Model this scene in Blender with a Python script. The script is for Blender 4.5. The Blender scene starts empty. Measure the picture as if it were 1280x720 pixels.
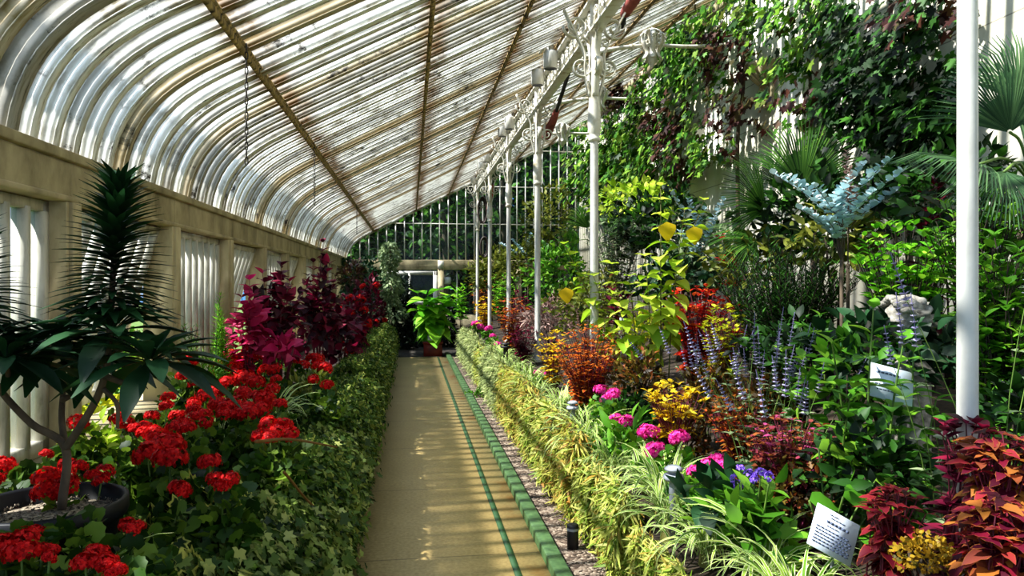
import bpy, math, random
import numpy as np
RNG = np.random.default_rng(7)
random.seed(7)
sc = bpy.context.scene
COL = sc.collection
PI = math.pi
F = 900.0
TH = math.atan(127 / F)
CT, ST = math.cos(TH), math.sin(TH)
EYE = 1.6

def at(px, py, X=None, Y=None, z=None):
    """world point on the sight line of a photo pixel, at a known X, Y or height"""
    a = (px - 640) / F
    d = np.array([CT * a + ST, -ST * a + CT, (353 - py) / F])
    if X is not None: t = X / d[0]
    elif Y is not None: t = Y / d[1]
    else: t = (z - EYE) / d[2]
    return np.array([0, 0, EYE]) + t * d

def depth(p): return p[0] * ST + p[1] * CT
def unit(v):
    v = np.asarray(v, float)
    return v / np.maximum(np.linalg.norm(v, axis=-1, keepdims=True), 1e-9)
def lin(h):
    h = h.lstrip('#'); out = []
    for i in (0, 2, 4):
        c = int(h[i:i + 2], 16) / 255
        out.append(c / 12.92 if c <= 0.04045 else ((c + 0.055) / 1.055) ** 2.4)
    return out + [1.0]
def ordinal(i):
    return ['first', 'second', 'third', 'fourth', 'fifth', 'sixth', 'seventh', 'eighth', 'ninth', 'tenth', 'eleventh', 'twelfth',
            'thirteenth', 'fourteenth', 'fifteenth', 'sixteenth', 'seventeenth', 'eighteenth', 'nineteenth', 'twentieth'][i]

# ------------------------------------------------------------------ materials
class NT:
    def __init__(self, name):
        self.m = bpy.data.materials.new(name); self.m.use_nodes = True
        self.t = self.m.node_tree; self.t.nodes.clear()
        self.out = self.n('ShaderNodeOutputMaterial')
    def n(self, typ, **kw):
        nd = self.t.nodes.new(typ)
        for k, v in kw.items():
            if hasattr(nd, k): setattr(nd, k, v)
        return nd
    def l(self, a, b): self.t.links.new(a, b)
    def ramp(self, fac, stops):
        r = self.n('ShaderNodeValToRGB'); e = r.color_ramp.elements
        while len(e) < len(stops): e.new(0.5)
        for k, (p, c) in enumerate(stops): e[k].position = p; e[k].color = c if len(c) == 4 else list(c) + [1]
        self.l(fac, r.inputs[0]); return r.outputs[0]
    def noise(self, scale, detail=4, vec=None, rough=0.6):
        t = self.n('ShaderNodeTexNoise'); t.inputs['Scale'].default_value = scale
        t.inputs['Detail'].default_value = detail; t.inputs['Roughness'].default_value = rough
        if vec is not None: self.l(vec, t.inputs['Vector'])
        return t.outputs['Fac']
    def obj(self, scale=(1, 1, 1)):
        c = self.n('ShaderNodeTexCoord'); mp = self.n('ShaderNodeMapping')
        mp.inputs['Scale'].default_value = scale; self.l(c.outputs['Object'], mp.inputs['Vector'])
        return mp.outputs['Vector']
    def geo(self, scale=(1, 1, 1)):
        c = self.n('ShaderNodeNewGeometry'); mp = self.n('ShaderNodeMapping')
        mp.inputs['Scale'].default_value = scale; self.l(c.outputs['Position'], mp.inputs['Vector'])
        return mp.outputs['Vector']
    def mix(self, f, a, b):
        mx = self.n('ShaderNodeMix', data_type='RGBA')
        for s, v in ((mx.inputs[0], f), (mx.inputs[6], a), (mx.inputs[7], b)):
            if hasattr(v, 'is_linked'): self.l(v, s)
            else: s.default_value = v
        return mx.outputs[2]
    def math(self, op, a, b=0.0):
        mm = self.n('ShaderNodeMath', operation=op)
        for s, v in ((mm.inputs[0], a), (mm.inputs[1], b)):
            if hasattr(v, 'is_linked'): self.l(v, s)
            else: s.default_value = v
        return mm.outputs[0]
    def princ(self, col, rough=0.6, spec=0.4, metal=0.0):
        p = self.n('ShaderNodeBsdfPrincipled')
        if hasattr(col, 'is_linked'): self.l(col, p.inputs['Base Color'])
        else: p.inputs['Base Color'].default_value = col
        if hasattr(rough, 'is_linked'): self.l(rough, p.inputs['Roughness'])
        else: p.inputs['Roughness'].default_value = rough
        p.inputs['Specular IOR Level'].default_value = spec; p.inputs['Metallic'].default_value = metal
        return p
    def bump(self, h, p, strength=0.3, dist=0.01):
        b = self.n('ShaderNodeBump'); b.inputs['Strength'].default_value = strength; b.inputs['Distance'].default_value = dist
        self.l(h, b.inputs['Height']); self.l(b.outputs[0], p.inputs['Normal'])
    def done(self, sh):
        self.l(sh, self.out.inputs['Surface']); return self.m

def paint(name, a, b, scale=6, lo=0.35, hi=0.7, rough=0.5, stretch=(1, 1, 1), bump=0.1, spec=0.4, detail=6):
    t = NT(name); v = t.geo(stretch)
    f = t.noise(scale, detail, v)
    p = t.princ(t.ramp(f, [(lo, lin(a)), (hi, lin(b))]), rough, spec)
    if bump: t.bump(f, p, bump, 0.01)
    return t.done(p.outputs[0])

def leafmat(name, cols, margin=None, mpos=0.55, centre=None, cpos=0.35, trans=0.35, rough=0.5, tip=None, spec=0.22):
    """cols: colours spread over single leaves at random; margin / centre: variegation across the blade"""
    t = NT(name)
    a = t.n('ShaderNodeAttribute', attribute_name='leaf'); s = t.n('ShaderNodeSeparateXYZ'); t.l(a.outputs['Vector'], s.inputs[0])
    u, v, r = s.outputs
    n = len(cols)
    c = t.ramp(r, [(i / max(n - 1, 1), lin(k)) for i, k in enumerate(cols)])
    au = t.math('ABSOLUTE', u)
    wob = t.math('ADD', au, t.math('MULTIPLY', t.math('SUBTRACT', t.noise(90, 2, t.geo()), 0.5), 0.5))
    if centre: c = t.mix(t.ramp(wob, [(max(cpos - .12, 0), (1, 1, 1)), (cpos + .12, (0, 0, 0))]), c, lin(centre))
    if margin: c = t.mix(t.ramp(wob, [(mpos - .08, (0, 0, 0)), (mpos + .08, (1, 1, 1))]), c, lin(margin))
    if tip: c = t.mix(t.ramp(v, [(0.35, (0, 0, 0)), (0.9, (1, 1, 1))]), c, lin(tip))
    p = t.princ(c, rough, spec)
    tr = t.n('ShaderNodeBsdfTranslucent'); t.l(c, tr.inputs[0])
    mx = t.n('ShaderNodeMixShader'); mx.inputs[0].default_value = trans
    t.l(p.outputs[0], mx.inputs[1]); t.l(tr.outputs[0], mx.inputs[2])
    return t.done(mx.outputs[0])

def glass_mat(name, dirt_lo, dirt_hi, tint=(0.93, 0.97, 1.0, 1), dirt_col='#d8dcd8', stretch=(1, 1, 1), scale=3.0, clean_top=False, trans=0.7, eave=False):
    t = NT(name)
    d = t.ramp(t.noise(scale, 7, t.geo(stretch), 0.65), [(0.3, [dirt_lo] * 3), (0.72, [dirt_hi] * 3)])
    if clean_top:      # cleared strip under each sash head, shaped to let a sun sliver onto the path
        sp = t.n('ShaderNodeSeparateXYZ'); cc = t.n('ShaderNodeTexCoord'); t.l(cc.outputs['Object'], sp.inputs[0])
        d = t.math('MULTIPLY', d, t.ramp(t.math('MULTIPLY', sp.outputs[2], -1), [(0.17, (0.05,) * 3), (0.20, (1, 1, 1))]))
    if eave:           # opaque eave band added to shade the path; clear strip below passes sun
        sp = t.n('ShaderNodeSeparateXYZ'); t.l(t.geo(), sp.inputs[0])
        k = t.ramp(t.math('SUBTRACT', sp.outputs[2], 2.0), [(.41, (.0,) * 3), (.44, (1,) * 3), (.70, (1,) * 3), (.77, (0, 0, 0))])
        d = t.math('MAXIMUM', d, t.math('MULTIPLY', k, t.math('MINIMUM', t.math('ADD', t.noise(4, 5, t.geo()), .45), .97)))
    tp = t.n('ShaderNodeBsdfTransparent'); tp.inputs[0].default_value = tint
    tl = t.n('ShaderNodeBsdfTranslucent'); tl.inputs[0].default_value = lin(dirt_col)
    df = t.n('ShaderNodeBsdfDiffuse'); df.inputs[0].default_value = lin(dirt_col)
    m0 = t.n('ShaderNodeMixShader'); m0.inputs[0].default_value = 1 - trans; t.l(tl.outputs[0], m0.inputs[1]); t.l(df.outputs[0], m0.inputs[2])
    m1 = t.n('ShaderNodeMixShader'); t.l(d, m1.inputs[0]); t.l(tp.outputs[0], m1.inputs[1]); t.l(m0.outputs[0], m1.inputs[2])
    gl = t.n('ShaderNodeBsdfGlossy'); gl.inputs['Roughness'].default_value = 0.08
    fr = t.n('ShaderNodeFresnel'); fr.inputs[0].default_value = 1.25
    m2 = t.n('ShaderNodeMixShader'); t.l(fr.outputs[0], m2.inputs[0]); t.l(m1.outputs[0], m2.inputs[1]); t.l(gl.outputs[0], m2.inputs[2])
    return t.done(m2.outputs[0])

M = {}
t = NT('old_cream_bar_paint'); g = t.geo((1, 1, 1)); sp = t.n('ShaderNodeSeparateXYZ'); t.l(g, sp.inputs[0])
base = t.ramp(t.noise(7, 6, t.geo((.6, 5, .6))), [(0.30, lin('#766b4e')), (0.50, lin('#e6e6e0'))])
oi = t.n('ShaderNodeObjectInfo')      # every bar has weathered its own way
base = t.mix(t.ramp(oi.outputs['Random'], [(0, (.85,) * 3), (.16, (.7,) * 3), (.19, (0,) * 3), (1, (0,) * 3)]), base, lin('#8f7a45'))
base = t.mix(t.ramp(oi.outputs['Random'], [(.40, (0,) * 3), (.42, (.7,) * 3), (.60, (.5,) * 3), (.62, (0,) * 3)]), base, lin('#5f5640'))
mask = None                                  # rust and algae gather where the bars cross the purlins
for px_ in (-1.0, .16, 1.05, 1.72, 2.9, 3.9):
    dd = t.math('ABSOLUTE', t.math('SUBTRACT', sp.outputs[0], px_ + .03)); mk = t.ramp(dd, [(0.05, (1,) * 3), (0.17, (0, 0, 0))])
    mask = mk if mask is None else t.math('MAXIMUM', mask, mk)
base = t.mix(t.math('MULTIPLY', mask, t.ramp(t.noise(5, 5, t.geo((1, 3, 1))), [(.3, (.15,) * 3), (.6, (1,) * 3)])), base, lin('#6b4d20'))
base = t.mix(t.ramp(t.noise(2.6, 9, t.geo((1, 9, 1)), .8), [(.56, (0,) * 3), (.62, (1,) * 3)]), base, lin('#2b2416'))
p = t.princ(base, .6, .3); t.bump(t.noise(20, 5, g), p, .2, .01); M['bar'] = t.done(p.outputs[0])
M['rust'] = paint('rusty_iron', '#241a0e', '#a88c54', 9, 0.36, 0.60, 0.8, (1, 2.5, 1), 0.3)
M['beam'] = paint('tan_stone_paint', '#665a3c', '#b5a680', 4, 0.28, 0.6, 0.7, (1, 1, 0.6), 0.15)
M['post'] = paint('cream_post_paint', '#7d6c48', '#c9ba92', 5, 0.25, 0.6, 0.65, (1, 1, 0.4), 0.1)
M['sash'] = paint('grey_white_sash_paint', '#7d7866', '#d6d2c4', 9, 0.25, 0.55, 0.5, (1, 1, 0.3), 0.1)
M['white'] = paint('white_gloss_paint', '#b4b1a8', '#d2d0c8', 8, 0.3, 0.6, 0.3, (1, 1, 0.5), 0.03)
M['iron'] = paint('cream_white_iron_paint', '#a8976a', '#dcd8ca', 9, 0.28, 0.48, 0.4, (1, 1, 1), 0.08)
M['wall'] = paint('whitewashed_wall', '#d9d3ba', '#fbf8ec', 2.2, 0.3, 0.6, 0.85, (1, 1, 0.5), 0.15)
M['plinth'] = paint('rendered_plinth', '#6a604a', '#a89b7c', 5, 0.3, 0.7, 0.9)
M['kerb'] = paint('green_kerb_paint', '#26401f', '#4a683a', 18, 0.3, 0.7, 0.6)
M['line'] = paint('green_line_paint', '#1b3a1c', '#2c4e2a', 25, 0.3, 0.7, 0.5, bump=0)
M['wood'] = paint('weathered_edging_board', '#6e6450', '#b9ad92', 8, 0.3, 0.7, 0.8, (1, 0.2, 1))
M['soil'] = paint('dark_soil', '#120d08', '#3a2c1c', 22, 0.3, 0.7, 0.95, bump=0.6)
M['slate'] = paint('dark_slate_floor', '#15120d', '#332a1e', 6, 0.3, 0.7, 0.8)
M['lawn'] = paint('lawn_grass', '#2c4412', '#5f7d2a', 9, 0.3, 0.7, 0.9)
M['gravelpot'] = paint('pale_potting_gravel', '#3b3128', '#c9b9a0', 70, 0.4, 0.62, 0.9, bump=0.8)
M['blackpot'] = paint('black_plastic', '#07080b', '#11131a', 8, 0.3, 0.7, 0.5, bump=0, spec=.25)
M['redpot'] = paint('red_glazed_pot', '#4a0d0a', '#7a1812', 6, 0.3, 0.7, 0.4, bump=0)
M['black'] = paint('matt_black', '#08080a', '#16161a', 8, 0.3, 0.7, 0.5, bump=0)
M['greycap'] = paint('grey_metal', '#6c7078', '#a3a8b0', 9, 0.3, 0.7, 0.45, bump=0)
M['card'] = paint('white_card', '#cfdae8', '#e6eef8', 5, 0.3, 0.7, 0.35, bump=0)
M['ink'] = paint('printed_ink', '#3a4660', '#59657e', 5, 0.3, 0.7, 0.6, bump=0)
M['stone'] = paint('weathered_stone', '#4e4a42', '#b9b2a4', 26, 0.3, 0.68, 0.9, bump=0.5)
M['cloth'] = paint('dull_red_cloth', '#6a2a26', '#a5524a', 10, 0.3, 0.7, 0.8)
M['orange'] = paint('orange_rope', '#8a3418', '#c35a2c', 10, 0.3, 0.7, 0.8)
M['hose'] = paint('dark_rubber_hose', '#1e1714', '#4b3b34', 15, 0.3, 0.7, 0.6)
M['bark'] = paint('grey_brown_bark', '#2c241b', '#6d5c48', 14, 0.3, 0.7, 0.85, (1, 1, 0.4), 0.5)
M['cane'] = paint('green_brown_stem', '#3a3a16', '#7d7a38', 10, 0.3, 0.7, 0.6)
M['stem'] = paint('leafy_green_stem', '#2c4a12', '#6c8a34', 10, 0.3, 0.7, 0.6, bump=0)
M['redstem'] = paint('dark_red_stem', '#3a0c1a', '#7a2238', 10, 0.3, 0.7, 0.6, bump=0)
M['darkstem'] = paint('dark_brown_stem', '#17110b', '#382a1c', 10, 0.3, 0.7, 0.8)
M['chain'] = paint('dark_iron_chain', '#15110d', '#3f342a', 30, 0.3, 0.7, 0.6, bump=0)

# path: trowelled concrete, scoring lines every 1.4 m, orange stain by the kerb
t = NT('tan_concrete_path'); g = t.geo()
base = t.mix(t.noise(1.6, 8, g, 0.7), lin('#a38950'), lin('#ceb276'))
base = t.mix(t.ramp(t.noise(45, 5, g), [(0.35, (0.55,) * 3), (0.65, (0, 0, 0))]), base, lin('#8a7240'))
sp = t.n('ShaderNodeSeparateXYZ'); t.l(g, sp.inputs[0])
fr = t.math('FRACT', t.math('MULTIPLY', sp.outputs[1], 0.714))
base = t.mix(t.math('MULTIPLY', t.math('LESS_THAN', fr, 0.008), 0.6), base, lin('#4c4026'))
st_ = t.math('MULTIPLY', t.ramp(sp.outputs[0], [(0.61, (0,) * 3), (0.70, (1,) * 3)]), t.ramp(t.noise(2.3, 5, g), [(0.48, (0,) * 3), (0.66, (1,) * 3)]))
base = t.mix(st_, base, lin('#a5671c'))
p = t.princ(base, 0.62, 0.35); t.bump(t.noise(60, 5, g), p, 0.12, 0.004); M['path'] = t.done(p.outputs[0])
# gravel
t = NT('brown_gravel'); g = t.geo(); vo = t.n('ShaderNodeTexVoronoi'); vo.inputs['Scale'].default_value = 55; t.l(g, vo.inputs['Vector'])
sx = t.n('ShaderNodeSeparateXYZ'); t.l(vo.outputs['Color'], sx.inputs[0])
p = t.princ(t.ramp(sx.outputs[0], [(0, lin('#2c231b')), (0.5, lin('#665547')), (1, lin('#a39380'))]), 0.9, 0.2)
t.bump(t.math('MULTIPLY', vo.outputs['Distance'], -1), p, 0.9, 0.02); M['gravel'] = t.done(p.outputs[0])
# wall courses: thin dark joints every 0.62 m up the whitewash
t = NT('whitewashed_block_wall'); g = t.geo(); sp = t.n('ShaderNodeSeparateXYZ'); t.l(g, sp.inputs[0])
base = t.ramp(t.noise(1.7, 7, t.geo((1, 1, 0.4))), [(0.30, lin('#b5ae92')), (0.6, lin('#dcd8c6'))])
fr = t.math('FRACT', t.math('MULTIPLY', t.math('ADD', sp.outputs[2], t.math('MULTIPLY', t.noise(1.5, 2, g), 0.02)), 1.6))
base = t.mix(t.math('MULTIPLY', t.math('LESS_THAN', fr, 0.02), 0.7), base, lin('#6d675a'))
p = t.princ(base, 0.85, 0.2); t.bump(t.noise(14, 5, g), p, 0.2, 0.01); M['blockwall'] = t.done(p.outputs[0])

M['roofglass'] = glass_mat('weathered_roof_glass', 0.02, 0.42, stretch=(1, 0.9, 1), scale=2.2, dirt_col='#b4c8dd', trans=0.78, eave=True)
M['sideglass'] = glass_mat('dirty_side_glass', 0.12, 0.5, stretch=(1, 1, 0.5), scale=2.5, dirt_col='#7f8886')
M['endglass'] = glass_mat('gable_glass', 0.01, 0.05, tint=(0.50, 0.62, 0.62, 1), scale=1.2)

L = {}
def lm(k, *a, **kw): L[k] = leafmat(k + '_leaf', *a, **kw)
lm('green', ['#2f5a14', '#4d8a1c', '#7aa52c'])
lm('bright', ['#3f8a12', '#6cb820', '#a3d13a'])
lm('lime', ['#7fae1e', '#b4d234', '#d9e65a'], trans=0.45)
lm('dark', ['#0d2410', '#16361a', '#27502a'], trans=0.15)
lm('shadegreen', ['#050c06', '#0b190c', '#152812'], trans=0.1, spec=0.2)  # near-black leaf colour that stands in for shade
lm('olive', ['#3a4a14', '#66701f', '#8d8f38'])
lm('glaucous', ['#8fb4b8', '#b4d4da', '#dcf0f4'], trans=0.2)
lm('greygreen', ['#556b4c', '#7b8f62', '#a8b786'])
lm('red_geranium', ['#8a0406', '#b8080c', '#d81214', '#e42420'], trans=0.3, spec=0.1)
lm('pink_geranium', ['#c81878', '#ee2c9a', '#ff62bc'], trans=0.3, spec=0.1)
lm('purple_flower', ['#5a30b0', '#7d4fd6', '#a983f0'], trans=0.3)
lm('lavender_flower', ['#7c769c', '#aaa4c4', '#d0cbe0'], trans=0.3)
lm('mauve_dry', ['#70504a', '#a98478', '#c9b0a4'], trans=0.3)
lm('geranium', ['#183008', '#325412', '#74902a'])
lm('spider', ['#5c8a1e', '#86ad30', '#a4c244'], margin='#e9edb0', mpos=0.62)
lm('spiderdark', ['#3f6a1a', '#5f8a2a', '#8ba83c'], margin='#cfd88c', mpos=0.62)
lm('grass', ['#56781e', '#86a032', '#bcc257', '#c9cc70', '#a8842e'], trans=0.4)
lm('grassgold', ['#6c8428', '#9fa63c', '#c8c260', '#a86a28'], trans=0.4)
lm('grassgrey', ['#6c7c44', '#96a35e', '#b9bf7e'], trans=0.35)
lm('ivy', ['#122a0a', '#1e3c10', '#2c4c18'], margin='#c9c75c', mpos=0.74)
lm('ivysmall', ['#1c300c', '#3a5416', '#74863a', '#a9ad60'], trans=0.25)
lm('trailgreen', ['#1a2e0c', '#385618', '#5c7628', '#a0a64c'], trans=0.25)
lm('vine', ['#10240a', '#2a5812', '#569428', '#98c444', '#3a1c14'], trans=0.4)
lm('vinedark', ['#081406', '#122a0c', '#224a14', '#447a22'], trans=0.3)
lm('vinedry', ['#220e0c', '#3c1a16', '#553224', '#3a4616'], trans=0.25)
lm('magenta', ['#6a0a2c', '#a8144a', '#dc2268', '#f05a92'], trans=0.55)
lm('maroon', ['#1c050c', '#3a0818', '#5c0c28', '#8c1436'], trans=0.35)
lm('redleaf', ['#a00c10', '#d01c14', '#e84a20'], trans=0.4)
lm('coleus_orange', ['#9a2a10', '#d0521c', '#e07e26', '#c8321c'], margin='#e0a03a', mpos=0.75, trans=0.4)
lm('coleus_red', ['#8c0a10', '#c41a14', '#e03a18', '#e86a28'], trans=0.4)
lm('coleus_mix', ['#8c1420', '#b84a1c', '#c87e2a', '#7a5a1c'], trans=0.4)
lm('coleus_magenta', ['#300414', '#5c0c26', '#861630', '#a02c34', '#b8742a', '#6c0e30'], margin='#a8642a', mpos=0.95, trans=0.4)
lm('coleus_dark', ['#34060f', '#640e20', '#94202e'], margin='#a04a28', mpos=0.9, trans=0.4)
lm('coleus_pink', ['#4a1618', '#7c3020', '#a8622a', '#9c3a4c', '#c04e8c'], trans=0.4)
lm('yellow', ['#c8a010', '#ecc41c', '#f6da3c'], trans=0.4)
lm('yellowgreen', ['#8a9a14', '#b8b81c', '#dcd838'], trans=0.4)
lm('brownbush', ['#241a0c', '#453414', '#6c5a1c', '#8a3c1c'], trans=0.25)
lm('palm', ['#1a3a12', '#38661e', '#5c8a2e'], trans=0.3)
lm('palmblue', ['#1c3822', '#365a34', '#5f8250'], trans=0.3)
lm('treeleaf', ['#0c2008', '#1e400e', '#5a8c28'], trans=0.4)
lm('cream', ['#d8d0b0', '#efe8d0', '#ffffff'], trans=0.3)
lm('goldflower', ['#6a4c0e', '#a07a16', '#c09a28', '#4a4a14'])
lm('dryblade', ['#7a5224', '#a8752e', '#c89a4a'], trans=0.3)

# ------------------------------------------------------------------ mesh builder
class MB:
    def __init__(s): s.V = []; s.Fq = []; s.Ft = []; s.A = []; s.n = 0
    def add(s, V, q=None, tr=None, A=None):
        V = np.asarray(V, float).reshape(-1, 3)
        if q is not None and len(q): s.Fq.append(np.asarray(q, int).reshape(-1, 4) + s.n)
        if tr is not None and len(tr): s.Ft.append(np.asarray(tr, int).reshape(-1, 3) + s.n)
        s.V.append(V); s.A.append(np.zeros((len(V), 3)) if A is None else np.asarray(A, float).reshape(-1, 3)); s.n += len(V)
        return s
    def mesh(s, name, mat, smooth=True):
        me = bpy.data.meshes.new(name)
        V = np.concatenate(s.V) if s.V else np.zeros((0, 3))
        A = np.concatenate(s.A) if s.A else np.zeros((0, 3))
        q = np.concatenate(s.Fq) if s.Fq else np.zeros((0, 4), int)
        tr = np.concatenate(s.Ft) if s.Ft else np.zeros((0, 3), int)
        me.vertices.add(len(V)); me.vertices.foreach_set('co', V.ravel())
        loops = np.concatenate([q.ravel(), tr.ravel()])
        me.loops.add(len(loops)); me.loops.foreach_set('vertex_index', loops)
        starts = np.concatenate([np.arange(len(q)) * 4, len(q) * 4 + np.arange(len(tr)) * 3])
        me.polygons.add(len(starts)); me.polygons.foreach_set('loop_start', starts)
        me.update(calc_edges=True); me.validate()
        if smooth: me.polygons.foreach_set('use_smooth', np.ones(len(me.polygons), bool))
        at_ = me.attributes.new('leaf', 'FLOAT_VECTOR', 'POINT'); at_.data.foreach_set('vector', A.ravel())
        me.materials.append(mat)
        return me
    def obj(s, name, mat, parent=None, smooth=True, loc=None):
        return link(name, s.mesh(name, mat, smooth), parent, loc)

def link(name, me, parent=None, loc=None):
    o = bpy.data.objects.new(name, me); COL.objects.link(o)
    if parent is not None: o.parent = parent
    if loc is not None: o.location = loc
    return o
def tag(o, label=None, cat=None, group=None, kind=None):
    if label: o['label'] = label
    if cat: o['category'] = cat
    if group: o['group'] = group
    if kind: o['kind'] = kind
    return o
def thing(name, label, cat, loc=(0, 0, 0), group=None, rz=0.0):
    o = bpy.data.objects.new(name, None); COL.objects.link(o)
    o.location = loc; o.rotation_euler = (0, 0, rz); o.empty_display_size = 0.1
    return tag(o, label, cat, group)
def dup(root, loc, label=None, rz=0.0, scale=1.0, group=None):
    r = root.copy(); COL.objects.link(r); r.location = loc; r.rotation_euler = (0, 0, rz); r.scale = (scale,) * 3
    if label: r['label'] = label
    if group: r['group'] = group
    for ch in list(root.children):
        c = ch.copy(); COL.objects.link(c); c.parent = r
        for g_ in list(ch.children):
            d = g_.copy(); COL.objects.link(d); d.parent = c
    return r

BOXF = [(0, 3, 2, 1), (4, 5, 6, 7), (0, 1, 5, 4), (1, 2, 6, 5), (2, 3, 7, 6), (3, 0, 4, 7)]
def box(mb, x0, x1, y0, y1, z0, z1):
    mb.add([(x0, y0, z0), (x1, y0, z0), (x1, y1, z0), (x0, y1, z0), (x0, y0, z1), (x1, y0, z1), (x1, y1, z1), (x0, y1, z1)], BOXF); return mb
def bevel_obj(o, w=0.004, seg=2):
    m = o.modifiers.new('bevel', 'BEVEL'); m.width = w; m.segments = seg; m.limit_method = 'ANGLE'; return o

def frames(P):
    P = np.asarray(P, float); T = np.gradient(P, axis=0); T = unit(T)
    up = np.array([0, 0, 1.0]) if abs(T[0][2]) < 0.9 else np.array([1.0, 0, 0])
    N = []; n = unit(np.cross(T[0], up))
    for k in range(len(P)):
        n = unit(n - T[k] * np.dot(n, T[k])); N.append(n)
    N = np.array(N); return T, N, np.cross(T, N)
def tube(mb, P, r, sides=6, cap=True, A=None):
    P = np.asarray(P, float); r = np.atleast_1d(np.asarray(r, float)); r = np.interp(np.linspace(0, 1, len(P)), np.linspace(0, 1, len(r)), r)
    T, N, B = frames(P); a = np.arange(sides) * 2 * PI / sides
    V = P[:, None] + r[:, None, None] * (np.cos(a)[None, :, None] * N[:, None] + np.sin(a)[None, :, None] * B[:, None])
    k, j = np.meshgrid(np.arange(len(P) - 1), np.arange(sides), indexing='ij')
    q = np.stack([k * sides + j, k * sides + (j + 1) % sides, (k + 1) * sides + (j + 1) % sides, (k + 1) * sides + j], -1).reshape(-1, 4)
    V = V.reshape(-1, 3); tr = []
    if cap:
        n = len(V); V = np.concatenate([V, P[:1], P[-1:]])
        tr = [(n, (j + 1) % sides, j) for j in range(sides)] + [(n + 1, (len(P) - 1) * sides + j, (len(P) - 1) * sides + (j + 1) % sides) for j in range(sides)]
    mb.add(V, q, tr); return mb
def lathe(mb, prof, c=(0, 0, 0), sides=20):
    c = np.asarray(c, float)
    return tube_prof(mb, np.array([(0, 0, z) for r, z in prof]) + c, [max(r, 1e-4) for r, z in prof], sides)
def tube_prof(mb, P, r, sides):
    a = np.arange(sides) * 2 * PI / sides; P = np.asarray(P); r = np.asarray(r)
    V = P[:, None] + r[:, None, None] * np.stack([np.cos(a), np.sin(a), 0 * a], -1)[None]
    k, j = np.meshgrid(np.arange(len(P) - 1), np.arange(sides), indexing='ij')
    q = np.stack([k * sides + j, k * sides + (j + 1) % sides, (k + 1) * sides + (j + 1) % sides, (k + 1) * sides + j], -1).reshape(-1, 4)
    mb.add(V.reshape(-1, 3), q); return mb
def spline(pts, n=12):
    P = np.asarray(pts, float); Q = np.vstack([2 * P[0] - P[1], P, 2 * P[-1] - P[-2]]); out = []
    for i in range(1, len(Q) - 2):
        for t_ in np.linspace(0, 1, n, endpoint=(i == len(Q) - 3)):
            a, b, c, d = Q[i - 1], Q[i], Q[i + 1], Q[i + 2]
            out.append(0.5 * (2 * b + (c - a) * t_ + (2 * a - 5 * b + 4 * c - d) * t_ ** 2 + (3 * b - a - 3 * c + d) * t_ ** 3))
    return np.array(out)
def strip(mb, P, w, side, th=0.012):
    """flat iron strap following P, width w along side, thickness th"""
    P = np.asarray(P, float); T = unit(np.gradient(P, axis=0)); S = np.asarray(side, float)[None] * np.ones((len(P), 1)); N = unit(np.cross(T, S))
    V = np.stack([P - S * w / 2 - N * th / 2, P + S * w / 2 - N * th / 2, P + S * w / 2 + N * th / 2, P - S * w / 2 + N * th / 2], 1).reshape(-1, 3)
    k, j = np.meshgrid(np.arange(len(P) - 1), np.arange(4), indexing='ij')
    q = np.stack([k * 4 + j, k * 4 + (j + 1) % 4, (k + 1) * 4 + (j + 1) % 4, (k + 1) * 4 + j], -1).reshape(-1, 4)
    n = (len(P) - 1) * 4
    mb.add(V, np.concatenate([q, [[3, 2, 1, 0], [n, n + 1, n + 2, n + 3]]])); return mb

# ------------------------------------------------------------------ leaves
def ovate(n=4, w=0.3, fold=0.25, curl=0.25, peak=0.4, wave=0.0):
    ts = np.linspace(0, 1, n + 1); V = []; U = []
    for i, t_ in enumerate(ts):
        e = math.log(0.5) / math.log(peak)
        hw = w * math.sin(PI * min(max(t_ ** e, 0), 1)) ** 0.9 if 0 < t_ < 1 else 0.012
        z = -curl * t_ * t_; wv = wave * (1 if i % 2 else -1)
        V += [(-hw, t_, z + fold * hw + wv), (0, t_, z), (hw, t_, z + fold * hw - wv)]; U += [(-1, t_), (0, t_), (1, t_)]
    q = []
    for i in range(n): a = 3 * i; q += [(a, a + 1, a + 4, a + 3), (a + 1, a + 2, a + 5, a + 4)]
    return np.array(V), np.array(q), None, np.array(U)
def dia(w=0.3, fold=0.3, curl=0.15):
    V = [(0, 0, 0), (-w, .45, fold * w), (0, 1, -curl), (w, .45, fold * w)]
    return np.array(V, float), None, np.array([(0, 2, 1), (0, 3, 2)]), np.array([(0, 0), (-1, .45), (0, 1), (1, .45)], float)
def lobed(ang, rad, cup=0.15, c=(0, 0.12)):
    V = [(c[0], c[1], 0.0)]; U = [(0, 0.3)]
    for a, r in zip(ang, rad):
        a = math.radians(a); x, y = r * math.sin(a), 0.12 + r * math.cos(a)
        V.append((x, y, cup * (x * x) - 0.12 * r * r)); U.append((1.0, r))
    n = len(ang)
    tr = [(0, k + 1, (k + 1) % n + 1) for k in range(n)]
    return np.array(V), None, np.array(tr), np.array(U)
_h = [(0, 1.0), (16, .66), (30, .52), (48, .86), (66, .58), (80, .46), (104, .66), (128, .42), (160, .30), (178, .08)]
VINE = lobed([-a for a, _ in _h[::-1]] + [a for a, _ in _h[1:]], [r for _, r in _h[::-1]] + [r for _, r in _h[1:]])
_h = [(0, .9), (22, .5), (48, .75), (72, .44), (100, .6), (140, .32), (176, .06)]
IVY = lobed([-a for a, _ in _h[::-1]] + [a for a, _ in _h[1:]], [r for _, r in _h[::-1]] + [r for _, r in _h[1:]], 0.25)
_h = [(0, .72), (18, .80), (36, .70), (56, .80), (76, .70), (100, .76), (125, .62), (150, .55), (172, .12)]
ROUND = lobed([-a for a, _ in _h[::-1]] + [a for a, _ in _h[1:]], [r for _, r in _h[::-1]] + [r for _, r in _h[1:]], 0.35)
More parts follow.
